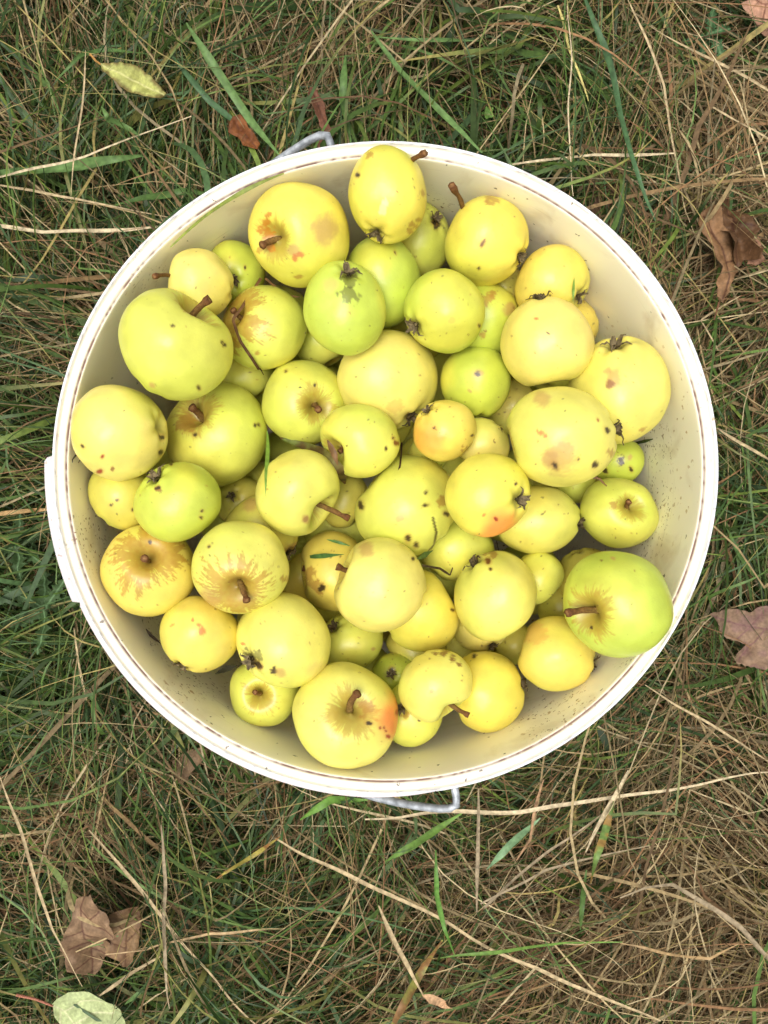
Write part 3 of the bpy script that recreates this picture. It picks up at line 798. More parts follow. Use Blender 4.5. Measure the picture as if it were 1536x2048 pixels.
# loose fill far down, so the gaps show fruit and not the tub floor
fill = []
def pack_fill():
    rs = np.random.default_rng(5)
    for z0, rmax, n in ((0.036, 0.135, 15), (0.088, 0.14, 17), (0.140, 0.145, 18), (0.188, 0.150, 20)):
        tries = 0; got = 0
        while got < n and tries < 4000:
            tries += 1
            a_ = rs.uniform(0, 6.28); q = math.sqrt(rs.uniform(0, 1)) * rmax
            r = rs.uniform(0.024, 0.029)
            p = Vector((BC.x + q * math.cos(a_), BC.y + q * math.sin(a_), z0 + rs.uniform(-.006, .010)))
            if q + r > wall_r(p.z) - 0.002: continue
            if all((p - o[0]).length > 0.93 * (r + o[1]) for o in fill):
                fill.append((p, r)); got += 1
pack_fill()

for p, r in fill: placed.append((p, r, None))
order = sorted(range(len(APPLES)), key=lambda k: (APPLES[k]['l'], k))
BASE = {0: 0.205, 1: 0.222, 2: 0.240, 3: 0.252, 4: 0.262}
for k in order:
    A = APPLES[k]
    cx, cy, rx, ry = A['c']
    dist = math.hypot(cx - 770, cy - 938) / 660
    z0 = BASE[A['l']] - 0.012 * dist
    p, r = settle(cx, cy, (rx + ry) / 2, z0, 0.80 if A['l'] == 0 else 0.90)
    A['p'], A['r'] = p, r
    placed.append((p, r, (cx, cy, (rx + ry) / 2)))
GROUP = 'apples heaped in the cream bucket'
for k in order:
    A = APPLES[k]; p, r = A['p'], A['r']
    rs = np.random.default_rng(77 + k)
    print('apple %2d lay %d z %.3f top %.3f r %.1fmm  %s' % (k, A['l'], p.z, p.z + r, r * 1000, A['lab'][:40]))
    root = empty('apple', p)
    tag(root, A['lab'], 'apple', GROUP)
    nth, nph = (110, 170) if A['l'] >= 1 else (60, 90)
    L, Qd, c, info = apple_mesh(A, p, r, nth, nph, k)
    mesh_np('skin', L, Qd, M_SKIN, c, root)
    hid = (len(A['ax']) > 3 and A['ax'][3] == -1)
    if A['ax'][0] == 's' and not hid or 'stem' in A: add_stem(root, A, p, r, info, rs)
    if A['ax'][0] == 'c' and not hid: add_calyx(root, A, p, r, info, rs)

fA = dict(c=(0, 0, 90, 90), ax=('s', 20, 40), col=DU)
protoL = None
for k, (p, r) in enumerate(fill):
    if p.z < 0.12: continue      # the lowest course cannot be seen at all
    root = empty('apple', p)
    tag(root, 'yellow-green apple buried deep in shadow under the heap', 'apple', 'buried apples under the heap')
    if protoL is None:
        L, Qd, c, info = apple_mesh(dict(c=(0, 0, 90, 90), ax=('s', 20, 40), col=YG), Vector((0, 0, 0)), 1.0, 40, 60, 5)
        me0 = mesh_np('skin', L, Qd, M_SKIN, c, root)
        protoL = me0
        o = me0
    else:
        o = protoL.copy(); COL.objects.link(o); o.parent = root
    o.scale = (r, r, r)
    o.rotation_euler = (rng.uniform(0, 6), rng.uniform(0, 6), rng.uniform(0, 6))

def surf_z(px, py):
    """highest fruit surface along the sight line of a pixel"""
    best = None
    d = (at(px, py, 0.2) - Vector((0, 0, CAM_H))).normalized()
    o = Vector((0, 0, CAM_H))
    for A in APPLES:
        cx, cy, rx, ry = A['c']
        e = math.hypot((px - cx) / rx, (py - cy) / ry)
        if e >= 1: continue
        z = A['p'].z + A['r'] * math.sqrt(1 - e * e) * 0.97
        if best is None or z > best: best = z
    return best

# ------------------------------------------------------------------ single blades, straws, leaves
def ribbon(P, wid, fold=0.25, c0=(90, 120, 60), c1=None, tipw=0.05, seed=0, both=False, mott=None):
    """a blade as a folded strip along P (n,3)"""
    P = np.asarray(P, float)
    # resample smooth
    m_ = max(14, len(P) * 6)
    s = np.concatenate([[0], np.cumsum(np.linalg.norm(np.diff(P, axis=0), axis=1))])
    u = np.linspace(0, s[-1], m_)
    Q_ = np.stack([np.interp(u, s, P[:, q]) for q in range(3)], 1)
    for _ in range(3):
        Q_[1:-1] = 0.25 * Q_[:-2] + 0.5 * Q_[1:-1] + 0.25 * Q_[2:]
    T = np.gradient(Q_, axis=0); T /= np.linalg.norm(T, axis=1)[:, None]
    S_ = np.cross(T, [0, 0, 1.0]); S_ /= np.linalg.norm(S_, axis=1)[:, None]
    t = u / s[-1]
    rl = 0.5 * np.sin(t * 5 + seed)
    Q_ = Q_ + S_ * ((vnoise(Q_, 22, seed + 60) - 0.5) * 0.006 * np.clip(s[-1] / 0.1, 0, 1) * (wid < 0.006))[:, None]
    S2 = S_ * np.cos(rl)[:, None] + np.array([0, 0, 1.0])[None] * np.sin(rl)[:, None]
    wv = wid * 0.5 * np.clip(np.minimum(1, (1 - t) / 0.45 + tipw), 0, 1)
    if both: wv = wv * np.clip(t / 0.35 + tipw, 0, 1)
    V = np.stack([Q_ - S2 * wv[:, None], Q_ - np.array([0, 0, fold])[None] * wv[:, None], Q_ + S2 * wv[:, None]], 1).reshape(-1, 3)
    i = np.arange(m_ * 3).reshape(m_, 3)
    Qd = np.concatenate([np.stack([i[:-1, a], i[:-1, a + 1], i[1:, a + 1], i[1:, a]], -1) for a in (0, 1)])
    a_, b_ = lin(c0), lin(c1 if c1 else c0)
    tt = np.repeat(t, 3)
    c = a_[None] * (1 - tt)[:, None] + b_[None] * tt[:, None]
    c = c * (0.8 + 0.4 * vnoise(V, 400, seed))[:, None]
    c[1::3] *= 1.12
    if mott:
        f = sstep(0.5, 0.62, vnoise(V, 140, seed + 3))[:, None]
        c = c * (1 - f) + lin(mott)[None] * f
    return V, Qd, c

def lay_points(pts, z):
    if isinstance(z, (int, float)): z = [z] * len(pts)
    return np.array([at(a, b, q) for (a, b), q in zip(pts, z)])

def dense(pts, n=8):
    o = []
    for (a, b) in zip(pts[:-1], pts[1:]):
        for k in range(n):
            t = k / n
            o.append((a[0] * (1 - t) + b[0] * t, a[1] * (1 - t) + b[1] * t))
    o.append(pts[-1])
    return o

def blade_thing(name, label, cat, pts, z, wpx, c0, c1=None, group=None, on_fruit=False, **kw):
    if on_fruit:
        pp = dense(pts, 6)
        zz = []
        last = None
        for (a, b) in pp:
            q = surf_z(a, b)
            zz.append(q if q is not None else (last if last is not None else 0.24)); last = zz[-1]
        zz = np.array(zz)
        # taut: bridge the hollows
        for _ in range(60):
            zz[1:-1] = np.maximum(zz[1:-1], 0.5 * (zz[:-2] + zz[2:]))
        P = lay_points(pp, [float(q) + 0.0012 for q in zz])
        zm = float(zz.mean())
    else:
        P = lay_points(pts, z); zm = float(np.mean(P[:, 2]))
    wid = wpx * (CAM_H - zm) / F_PX
    V, Qd, c = ribbon(P, wid, c0=c0, c1=c1, **kw)
    m = M_STRAW if cat in ('straw', 'twig') else M_GRASS
    loc = V.mean(0)
    o = mesh_np(name, V - loc, Qd, m, c, loc=loc)
    tag(o, label, cat, group)
    return o

SG = 'dry straws lying over the grass'
S1 = (178, 158, 122); S2c = (198, 180, 146); S3 = (150, 134, 108)
STRAWS = [
 ([(-60,446),(0,452),(90,466),(200,463),(315,450)], 0.10, 9, S2c, 'broad pale straw running from the left edge to the upper left rim'),
 ([(-30,362),(0,355),(170,312),(285,268),(383,234)], 0.11, 5, S2c, 'straw with a wispy seed tip above the upper left rim'),
 ([(-30,368),(0,372),(150,392),(345,432)], 0.10, 5, S1, 'thin tan straw between the two straws at the upper left'),
 ([(172,100),(160,220),(142,392)], 0.12, 3.5, S1, 'thin upright straw crossing under the spotted yellow leaf'),
 ([(1020,334),(1110,322),(1190,312),(1350,305)], 0.12, 7, S2c, 'pale hairy straw pointing right from the upper right rim'),
 ([(1137,-20),(1136,200),(1148,392)], 0.13, 3, S2c, 'hair-thin straw hanging vertically above the upper right rim'),
 ([(1243,-20),(1330,170),(1352,300),(1372,420),(1400,490)], 0.11, 4.5, S1, 'long kinked straw left of the folded oak leaf'),
 ([(1116,10),(1135,60),(1152,130),(1172,205)], 0.12, 6, (206,192,120), 'short yellow straw near the top right of centre'),
 ([(1420,210),(1560,290)], 0.12, 5, S1, 'straw slanting off the right edge above the oak leaf'),
 ([(1300,50),(1410,110),(1536,180),(1580,200)], 0.12, 5, S1, 'straw slanting down to the right edge near the top'),
 ([(730,1640),(860,1628),(1040,1622),(1230,1597),(1500,1550),(1570,1545)], 0.12, 8, S2c, 'long broad straw under the metal handle running right'),
 ([(1168,1704),(1210,1620),(1254,1540)], 0.13, 9, S2c, 'broad pale straw crossing the long one below the lower right rim'),
 ([(550,1678),(660,1732),(768,1783),(900,1850),(1038,1923),(1180,1985),(1320,2045)], 0.12, 9, S1, 'longest broad straw running down to the bottom right'),
 ([(760,1810),(800,1905),(845,1992)], 0.12, 9, S1, 'brown straw leading down to a swollen node at the bottom'),
 ([(845,1992),(880,2005),(905,2018)], 0.125, 17, (196,158,120), 'swollen tan stem node near the bottom centre'),
 ([(1575,1965),(1480,1860),(1390,1800),(1345,1770),(1290,1776),(1240,1795)], 0.13, 10, S3, 'grey stalk bent sharply at the lower right'),
 ([(955,1578),(954,1700),(951,1825)], 0.13, 8, S3, 'grey straw standing vertical below the metal handle end'),
 ([(0,1553),(30,1640),(58,1725),(105,1858),(165,1973)], 0.12, 6, S1, 'long straw crossing in front of the torn brown leaf at lower left'),
 ([(180,1658),(250,1745),(325,1833),(400,1925),(500,2038),(540,2080)], 0.12, 7, S1, 'long straw between the torn brown leaf and the bottom centre'),
 ([(322,1650),(330,1780),(334,1900),(342,2018)], 0.13, 7, S3, 'grey vertical straw right of the torn brown leaf'),
 ([(195,1992),(260,1945),(338,1898)], 0.11, 7, S1, 'short straw lying above the pale green leaf at the bottom left'),
 ([(210,1908),(290,1905),(340,1890),(420,1862),(570,1858)], 0.12, 5, (176,150,112), 'wavy straw leading right from the torn brown leaf'),
 ([(150,1255),(160,1330),(174,1400)], 0.11, 5, S1, 'short upright straw left of the lower left rim'),
 ([(1290,1370),(1400,1440),(1560,1535)], 0.12, 5, S1, 'straw slanting right from the lower right rim'),
 ([(1436,855),(1480,885),(1560,932)], 0.14, 6, S1, 'tan straw poking out right of the widest part of the bucket'),
 ([(1436,700),(1400,640),(1480,590)], 0.10, 4, S1, 'bent straw right of the bucket under the oak leaf'),
 ([(-20,1030),(60,1024),(96,1022)], 0.10, 9, (196,160,110), 'short tan straw touching the left side of the bucket'),
 ([(1230,1610),(1100,1700),(960,1815),(1090,1740),(1300,1695)], 0.115, 5, S3, 'thin creased straw among tangled hay at the lower right'),
 ([(1030,1720),(1060,1680),(1090,1560)], 0.12, 6, (164,130,98), 'reddish tan straw below the lower right rim'),
]
for pts, z, wpx, c0, lab in STRAWS:
    pts = dense(pts, 5)
    n = len(pts)
    zz = [z + 0.006 * math.sin(k * 0.7) for k in range(n)]
    nm = 'straw' if 'node' not in lab else 'stem_node'
    blade_thing(nm, lab, 'straw', pts, zz, wpx, c0, tuple(int(q * 1.03) for q in c0), SG, fold=0.5, both=True, tipw=0.35, seed=int(pts[0][0]) % 97)

GB = 'broad grass blades standing out of the sward'
B1 = (84, 112, 56); B2 = (98, 126, 70); B3 = (72, 102, 64); B4 = (112, 138, 62)
BLADES = [
 ([(-60,352),(0,346),(130,334),(215,320),(285,311)], 0.09, 24, B2, None, 'broad green blade at the left edge pointing at the upper left rim'),
 ([(225,412),(290,392),(360,384),(430,392)], 0.09, 14, B1, None, 'curved green blade just outside the upper left rim'),
 ([(372,45),(430,135),(500,240),(560,312)], 0.12, 17, B2, None, 'long green blade with dew drops touching the metal handle'),
 ([(350,110),(420,200),(520,290)], 0.10, 12, B3, None, 'dark green blade beside the dewy one at the top'),
 ([(690,110),(684,190),(702,288)], 0.12, 15, B1, None, 'upright green blade ending at the far rim'),
 ([(1160,-20),(1205,90),(1235,200),(1262,310),(1308,445)], 0.13, 15, B3, None, 'very long blue-green blade right of the upper rim'),
 ([(745,60),(800,140),(880,220),(965,305)], 0.11, 14, B2, None, 'green blade slanting to the upper right rim'),
 ([(740,72),(860,76),(960,78)], 0.11, 8, B2, None, 'horizontal thin green blade at the top centre'),
 ([(1120,380),(1240,365),(1400,340),(1560,300)], 0.09, 7, B2, None, 'thin green blade crossing right towards the edge'),
 ([(1225,1600),(1208,1660),(1190,1720),(1178,1765)], 0.125, 15, (104,128,64), (150,118,62), 'green blade mottled with rust below the lower right rim'),
 ([(1160,1860),(1165,1800),(1172,1740)], 0.11, 11, B1, None, 'short upright green blade under the rust-mottled one'),
 ([(975,1740),(1020,1690),(1080,1635)], 0.12, 14, (120,152,110), None, 'pale green blade slanting up right of the handle end'),
 ([(868,1700),(872,1790),(888,1860),(908,1910)], 0.13, 11, (96,136,60), None, 'bright green blade curving down at the bottom centre'),
 ([(780,2060),(812,2000),(850,1930),(885,1880)], 0.12, 16, (138,136,66), (136,100,58), 'yellow and brown mottled blade at the bottom edge'),
 ([(880,1915),(1000,1905),(1130,1885),(1245,1885)], 0.12, 8, (104,136,60), None, 'thin green blade lying flat across the lower right'),
 ([(1240,1885),(1330,1905),(1420,1920),(1475,1885)], 0.12, 8, (162,134,94), None, 'dry tan blade continuing from the thin green one'),
 ([(430,1755),(470,1730),(510,1705),(560,1672)], 0.12, 9, (160,146,70), (140,100,56), 'yellowing grass blade in the lower middle'),
 ([(600,1640),(660,1600),(735,1600)], 0.10, 15, (104,142,60), None, 'bright green blade just below the near rim'),
 ([(768,1720),(830,1690),(930,1620)], 0.10, 14, (100,132,58), None, 'broad green blade passing under the handle end'),
 ([(250,2010),(290,1975),(300,1950)], 0.10, 8, B2, None, 'short green blade above the pale green leaf'),
 ([(130,1310),(190,1400),(230,1470),(240,1490)], 0.09, 11, B1, None, 'green blade pointing down outside the lower left rim'),
 ([(1450,1050),(1480,1110),(1530,1180)], 0.09, 9, B1, None, 'green blade at the right edge beside the bucket'),
 ([(110,160),(160,110),(210,98),(300,103)], 0.09, 8, B1, None, 'green blade above the spotted yellow leaf'),
 ([(200,215),(215,238),(260,258),(280,268)], 0.11, 12, B2, None, 'green blade curling below the spotted yellow leaf'),
]
for q, (pts, z, wpx, c0, mott, lab) in enumerate(BLADES):
    blade_thing('grass_blade', lab, 'grass blade', dense(pts, 5), [z + 0.008 * math.sin(0.5 * k) for k in range(5 * (len(pts) - 1) + 1)], wpx, c0,
                tuple(int(v * 1.08) for v in c0), GB, fold=0.45, seed=q, both=True, mott=mott, tipw=0.2)

# bits lying on the fruit and the wall
blade_thing('grass_blade', 'bright green grass blade lying over two apples left of centre', 'grass blade', [(534,862),(539,910),(541,970),(543,1056)], 0, 9, (128,160,64), (120,156,64), None, True, both=True, tipw=0.3)
blade_thing('grass_blade', 'small green grass blade above the pale lower centre apple', 'grass blade', [(606,1117),(640,1114),(688,1107)], 0, 10, (86,126,66), None, None, True, both=True)
blade_thing('grass_blade', 'tiny green blade tip beside the small green one', 'grass blade', [(652,1079),(675,1084),(702,1092)], 0, 6, (96,134,70), None, None, True, both=True)
blade_thing('grass_blade', 'tiny green grass tip stuck on the golden upper right apple', 'grass blade', [(1149,555),(1147,580),(1146,604)], 0, 6, (116,150,60), None, None, True, both=True)
blade_thing('grass_blade', 'dark green leaf scrap between apples in the lower centre', 'grass blade', [(834,1116),(850,1108),(866,1100)], 0, 12, (70,104,50), None, None, True, both=True)
blade_thing('twig', 'thin dark stalk lying down the cracked apple', 'twig', [(806,885),(800,930),(790,975),(780,1028)], 0, 4, (74,56,36), None, None, True, tipw=0.5)
blade_thing('twig', 'dark crooked twig in the gap above the egg-shaped apple', 'twig', [(845,1128),(880,1136),(900,1150),(905,1135)], 0, 5, (80,66,44), None, None, True, tipw=0.5)
blade_thing('twig', 'dry brown stalk draped over the upper left russet apple', 'twig', [(522,556),(505,590),(488,620),(474,640),(488,680),(508,715),(527,752)], 0, 6, (120,86,50), (70,50,34), None, True, tipw=0.4)
blade_thing('twig', 'thin brown stalk below the large apple with round bruise', 'twig', [(530,557),(552,574),(572,590),(600,594)], 0, 5, (130,96,60), None, None, True, tipw=0.4)
blade_thing('twig', 'dark sliver of leaf caught above the small yellow-green apple at lower left', 'twig', [(430,1348),(452,1338),(480,1330)], 0, 12, (58,56,36), None, None, True, both=True)
blade_thing('twig', 'small pink-brown stalk beside the scabby green apple', 'twig', [(1186,955),(1200,960),(1214,972)], 0, 5, (150,110,84), None, None, True, tipw=0.4)

def wall_point(px, py, inset=0.0028):
    er = math.hypot(px - 770, (py - 936) / BY)
    if er > 626: px, py = 770 + (px - 770) * 626 / er, 936 + (py - 936) * 626 / er
    for z in np.arange(0.298, 0.15, -0.0005):
        p = at(px, py, z)
        if math.hypot((p.x - BC.x) / BX, (p.y - BC.y) / BY) < wall_r(z) - inset: break
    # the first z (from above) inside the wall is where the sight line enters: walk to where it meets the wall again
    zz = z
    while zz > 0.15:
        p = at(px, py, zz)
        if math.hypot((p.x - BC.x) / BX, (p.y - BC.y) / BY) > wall_r(zz) - inset: break
        zz -= 0.0005
    return at(px, py, zz + 0.0005)
def on_wall(name, label, cat, pts, wpx, c0, both=True):
    pp = dense(pts, 6)
    P = np.array([wall_point(a, b) for (a, b) in pp])
    wid = wpx * 0.5 / F_PX
    V, Qd, c = ribbon(P, wid, c0=c0, both=both, fold=0.1, tipw=0.3)
    loc = V.mean(0)
    o = mesh_np(name, V - loc, Qd, M_GRASS if cat == 'grass blade' else M_STRAW, c, loc=loc)
    tag(o, label, cat)
on_wall('grass_blade', 'long green grass blade stuck to the upper left inner wall', 'grass blade', [(331,484),(350,464),(390,430),(430,404),(480,378),(520,362),(568,347)], 8, (130,142,60))
on_wall('twig', 'dark thin twig lying on the lower left inner wall', 'twig', [(291,1258),(302,1272),(322,1288)], 6, (60,50,38))
on_wall('twig', 'dark bent scrap of leaf on the far left inner wall', 'twig', [(139,925),(150,912),(161,896),(162,918),(157,926)], 5, (62,56,38))
on_wall('twig', 'dark leaf scrap on the right inner wall above the scabby apple', 'twig', [(1262,890),(1285,884),(1306,878)], 7, (70,80,44))

blade_thing('withered_leaf', 'withered green-brown leaf curled in the gap by the notched stem pit at the centre', 'leaf', [(560,876),(585,884),(612,893),(640,905),(664,925),(680,945),(690,968)], 0, 26, (104,118,56), (128,92,52), None, True, both=True, tipw=0.12, mott=(92,70,40), fold=0.6)
blade_thing('withered_leaf', 'small brown tip of withered leaf beside the stem pit at the centre', 'leaf', [(655,880),(668,905),(676,930)], 0, 13, (120,88,52), None, None, True, both=True, tipw=0.15, fold=0.6)
# ------------------------------------------------------------------ leaves traced to size, each with its own thickness
def leaf_thing(name, label, cat, outline, z, col, veins=(), vcol=None, bend=0.25, seed=0, edge=None, blotch=None, petiole=None, parent=None, local=False, grid=3.4, group=None, jag=2.0, vw=2.8):
    rs = np.random.default_rng(seed + 500)
    # roughen the outline
    o2 = []
    n = len(outline)
    for k in range(n):
        a, b = np.array(outline[k], float), np.array(outline[(k + 1) % n], float)
        m_ = max(1, int(np.linalg.norm(b - a) / 7))
        for q in range(m_):
            t = q / m_
            pt = a * (1 - t) + b * t
            nr = np.array([-(b - a)[1], (b - a)[0]]); nr /= np.linalg.norm(nr) + 1e-9
            o2.append(tuple(pt + nr * rs.uniform(-jag, jag) * (0.5 if q == 0 else 1)))
    xs_, ys_ = [q[0] for q in o2], [q[1] for q in o2]
    pts = [Vector(q) for q in o2]
    ne = len(pts)
    gx = np.arange(min(xs_), max(xs_), grid); gy = np.arange(min(ys_), max(ys_), grid)
    def inside(x, y):
        c = False; j = ne - 1
        for i_ in range(ne):
            if ((ys_[i_] > y) != (ys_[j] > y)) and (x < (xs_[j] - xs_[i_]) * (y - ys_[i_]) / (ys_[j] - ys_[i_] + 1e-12) + xs_[i_]): c = not c
            j = i_
        return c
    for x in gx:
        for y in gy:
            xx, yy = x + rs.uniform(-1.5, 1.5), y + rs.uniform(-1.5, 1.5)
            if inside(xx, yy): pts.append(Vector((xx, yy)))
    for pl in veins:
        for (x0, y0), (x1, y1) in zip(pl[:-1], pl[1:]):
            ln_ = math.hypot(x1 - x0, y1 - y0); nn_ = max(2, int(ln_ / 2.5))
            px_, py_ = -(y1 - y0) / ln_, (x1 - x0) / ln_
            for k in range(nn_):
                t = k / nn_
                for off_ in (-2.6, 0, 2.6):
                    xx, yy = x0 + (x1 - x0) * t + px_ * off_, y0 + (y1 - y0) * t + py_ * off_
                    if inside(xx, yy): pts.append(Vector((xx, yy)))
    ed = [(i_, (i_ + 1) % ne) for i_ in range(ne)]
    vo, eo, fo, *_ = delaunay_2d_cdt(pts, ed, [], 1, 1e-5)
    P2 = np.array([tuple(v) for v in vo]); T3 = np.array([list(f) for f in fo if len(f) == 3])
    cxy = P2.mean(0)
    dmin = np.full(len(P2), 1e9)
    for pl in veins:
        for (x0, y0), (x1, y1) in zip(pl[:-1], pl[1:]):
            vx, vy = x1 - x0, y1 - y0
            tt = np.clip(((P2[:, 0] - x0) * vx + (P2[:, 1] - y0) * vy) / (vx * vx + vy * vy + 1e-9), 0, 1)
            dmin = np.minimum(dmin, np.hypot(P2[:, 0] - x0 - tt * vx, P2[:, 1] - y0 - tt * vy))
    OP = np.array(o2)
    db = np.sqrt(((P2[:, None, :] - OP[None]) ** 2).sum(-1)).min(1)
    q3 = np.stack([P2[:, 0], P2[:, 1], 0 * P2[:, 0]], 1)
    s = (CAM_H - z) / F_PX
    size = max(np.ptp(P2[:, 0]), np.ptp(P2[:, 1]))
    hz = (vnoise(q3, 3.0 / size, seed) - 0.5) * size * s * bend * 1.3 + (vnoise(q3, 9.0 / size, seed + 1) - 0.5) * size * s * bend * 0.35
    hz -= np.clip(1 - dmin / 10, 0, 1) * 0.0012
    hz += sstep(20, 0, db) * size * s * 0.04 * np.sin(P2[:, 0] * 0.06 + seed)
    V = np.stack([(P2[:, 0] - cxy[0]) * s, -(P2[:, 1] - cxy[1]) * s, hz], 1)
    c = lin(col)[None] * (0.78 + 0.44 * vnoise(q3, 0.05, seed + 4))[:, None] * (0.9 + 0.2 * vnoise(q3, 0.3, seed + 5))[:, None]
    if blotch:
        f = sstep(0.5, 0.68, vnoise(q3, 0.06, seed + 7))[:, None] * 0.8
        c = c * (1 - f) + lin(blotch)[None] * f
    if edge:
        f = sstep(9, 1, db + 6 * (vnoise(q3, 0.12, seed + 8) - 0.5))[:, None] * 0.85
        c = c * (1 - f) + lin(edge)[None] * f
    if vcol is not None:
        f = sstep(vw, vw * 0.3, dmin)[:, None] * 0.9
        c = c * (1 - f) + lin(vcol)[None] * f
    # solid: top and underside with a rim
    nV = len(V); th = 0.0003
    bot = V.copy(); bot[:, 2] -= th
    tri = np.vstack([T3, T3[:, ::-1] + nV])
    cnt = {}
    for f in T3:
        for a_, b_ in ((f[0], f[1]), (f[1], f[2]), (f[2], f[0])):
            key = (min(a_, b_), max(a_, b_)); cnt[key] = cnt.get(key, []) + [(a_, b_)]
    side = []
    for key, v in cnt.items():
        if len(v) == 1:
            a_, b_ = v[0]
            side += [(a_, a_ + nV, b_), (b_, a_ + nV, b_ + nV)]
    tri = np.vstack([tri, np.array(side)])
    VV = np.vstack([V, bot]); CC = np.vstack([c, c * 0.9])
    loc = at(cxy[0], cxy[1], z)
    if parent is None and petiole is None:
        o = mesh_np(name, VV, tri, M_LEAF, CC, loc=loc)
        tag(o, label, cat, group)
        return o
    if parent is None:
        root = empty(name, loc); tag(root, label, cat, group)
    else:
        root = parent
        VV = VV + np.array(loc - root.location)
        loc = root.location.copy()
    mesh_np('blade' if parent is None else name, VV, tri, M_LEAF, CC, root)
    if petiole:
        ppts, wd, pc = petiole
        P = np.array([at(a, b, z + 0.001) for a, b in dense(ppts, 5)]) - np.array(loc)
        V_, Qd, Tr = tube(P, np.linspace(wd, wd * 0.7, len(P)), 8)
        mesh_mixed('stalk', V_, Qd, Tr, M_STEM, np.repeat(lin(pc)[None], len(V_), 0), root)
    return root

LG = 'fallen leaves lying in the grass'
leaf_thing('fallen_leaf', 'brown leaf scrap tucked behind the torn lobed leaf at lower left', 'leaf',
    [(206,1838),(228,1822),(255,1817),(271,1822),(280,1848),(274,1898),(257,1940),(241,1940),(236,1928),(212,1915),(208,1870)],
    0.098, (136,108,76), [[(258,1822),(250,1870),(246,1936)],[(252,1870),(222,1850)],[(249,1890),(272,1866)],[(248,1905),(222,1890)]], (96,66,46), 0.3, 31, group=LG, blotch=(120,92,68))
leaf_thing('fallen_leaf', 'torn brown lobed leaf at the lower left', 'leaf',
    [(193,1773),(206,1795),(210,1812),(226,1822),(234,1850),(234,1868),(222,1876),(208,1884),(214,1896),(208,1915),(205,1930),(196,1937),(185,1962),(174,1974),(160,1963),(132,1933),(121,1898),(130,1868),(145,1835),(150,1812),(152,1800),(168,1788)],
    0.106, (142,114,86), [[(178,1780),(162,1815),(168,1866),(172,1968)],[(162,1815),(190,1850),(232,1866)],[(166,1860),(136,1872)],[(168,1866),(204,1896)],[(170,1900),(134,1905)],[(170,1915),(198,1930)],[(172,1935),(150,1945)],[(180,1838),(205,1815)]], (92,60,48), 0.34, 1, group=LG, blotch=(124,98,74))
leaf_thing('fallen_leaf', 'pale green leaf with red stalk at the bottom left corner', 'leaf',
    [(105,2008),(115,1996),(135,1988),(175,1986),(200,1992),(222,2006),(240,2026),(250,2052),(240,2088),(200,2105),(155,2098),(125,2070),(110,2035)],
    0.11, (176,186,132), [[(105,2010),(135,2040),(165,2070),(200,2100)],[(125,2030),(160,2008),(205,2005)],[(145,2050),(185,2030),(228,2028)],[(165,2070),(200,2055),(240,2060)],[(118,2022),(118,2050)]], (206,206,160), 0.16, 2, group=LG,
    petiole=([(33,1990),(70,1998),(106,2012)], 0.0012, (168,110,88)), jag=1.2)
leaf_thing('fallen_leaf', 'yellow leaf with brown spotted edges at the upper left', 'leaf',
    [(204,131),(222,129),(244,128),(268,132),(288,143),(308,160),(332,184),(322,197),(300,200),(280,194),(262,186),(240,176),(222,158),(208,145)],
    0.115, (184,186,106), [[(204,132),(260,160),(328,188)]], (200,196,130), 0.18, 3, edge=(96,72,36), blotch=(150,150,80), group=LG,
    petiole=([(180,108),(192,122),(206,132)], 0.0010, (176,130,70)))
leaf_thing('fallen_leaf', 'small rusty orange leaf by the metal handle', 'leaf',
    [(460,246),(466,234),(482,230),(494,240),(498,256),(510,268),(520,284),(514,297),(498,296),(484,288),(474,272),(456,264)],
    0.108, (126,76,38), [[(464,240),(485,262),(512,294)]], (96,52,26), 0.3, 4, blotch=(104,60,30), group=LG)
leaf_thing('fallen_leaf', 'narrow dark brown leaf behind the metal handle', 'leaf',
    [(620,168),(634,176),(648,202),(654,236),(664,266),(664,298),(650,306),(636,300),(634,282),(642,254),(628,220),(616,190)],
    0.115, (118,78,58), [[(622,172),(648,240),(652,300)]], (86,54,40), 0.35, 5, group=LG)
leaf_thing('fallen_leaf', 'pinkish brown leaf cut by the top right corner', 'leaf',
    [(1478,14),(1500,2),(1480,-26),(1540,-60),(1610,-10),(1590,50),(1556,70),(1536,66),(1518,52),(1500,42),(1488,30)],
    0.10, (186,142,116), [[(1470,-10),(1530,10),(1590,20)],[(1530,10),(1528,60)],[(1515,5),(1500,-20)]], (130,88,70), 0.15, 6, group=LG)
leaf_thing('fallen_leaf', 'dim brown leaf sunk in grass outside the upper right rim', 'leaf',
    [(1186,366),(1208,356),(1228,362),(1241,384),(1232,404),(1214,418),(1206,440),(1194,452),(1180,430),(1186,400)],
    0.075, (112,84,66), [[(1195,366),(1208,400),(1198,444)]], (86,60,48), 0.25, 7, group=LG)
leaf_thing('fallen_leaf', 'pinkish grey maple leaf at the right edge', 'leaf',
    [(1424,1229),(1445,1220),(1470,1216),(1500,1226),(1536,1212),(1580,1222),(1604,1260),(1572,1300),(1556,1346),(1524,1338),(1500,1334),(1466,1324),(1470,1308),(1496,1290),(1480,1284),(1452,1276),(1437,1262),(1436,1244)],
    0.106, (136,110,88), [[(1424,1232),(1480,1250),(1560,1262)],[(1530,1258),(1500,1296),(1476,1320)],[(1500,1254),(1536,1220)],[(1500,1256),(1478,1278)]], (118,84,80), 0.16, 8, group=LG, blotch=(128,98,88))
leaf_thing('fallen_leaf', 'scrap of brown leaf just outside the lower left rim', 'leaf',
    [(342,1524),(362,1508),(384,1500),(414,1498),(408,1520),(390,1536),(376,1560),(356,1566),(350,1544)],
    0.07, (124,100,74), [], None, 0.3, 9, group=LG)
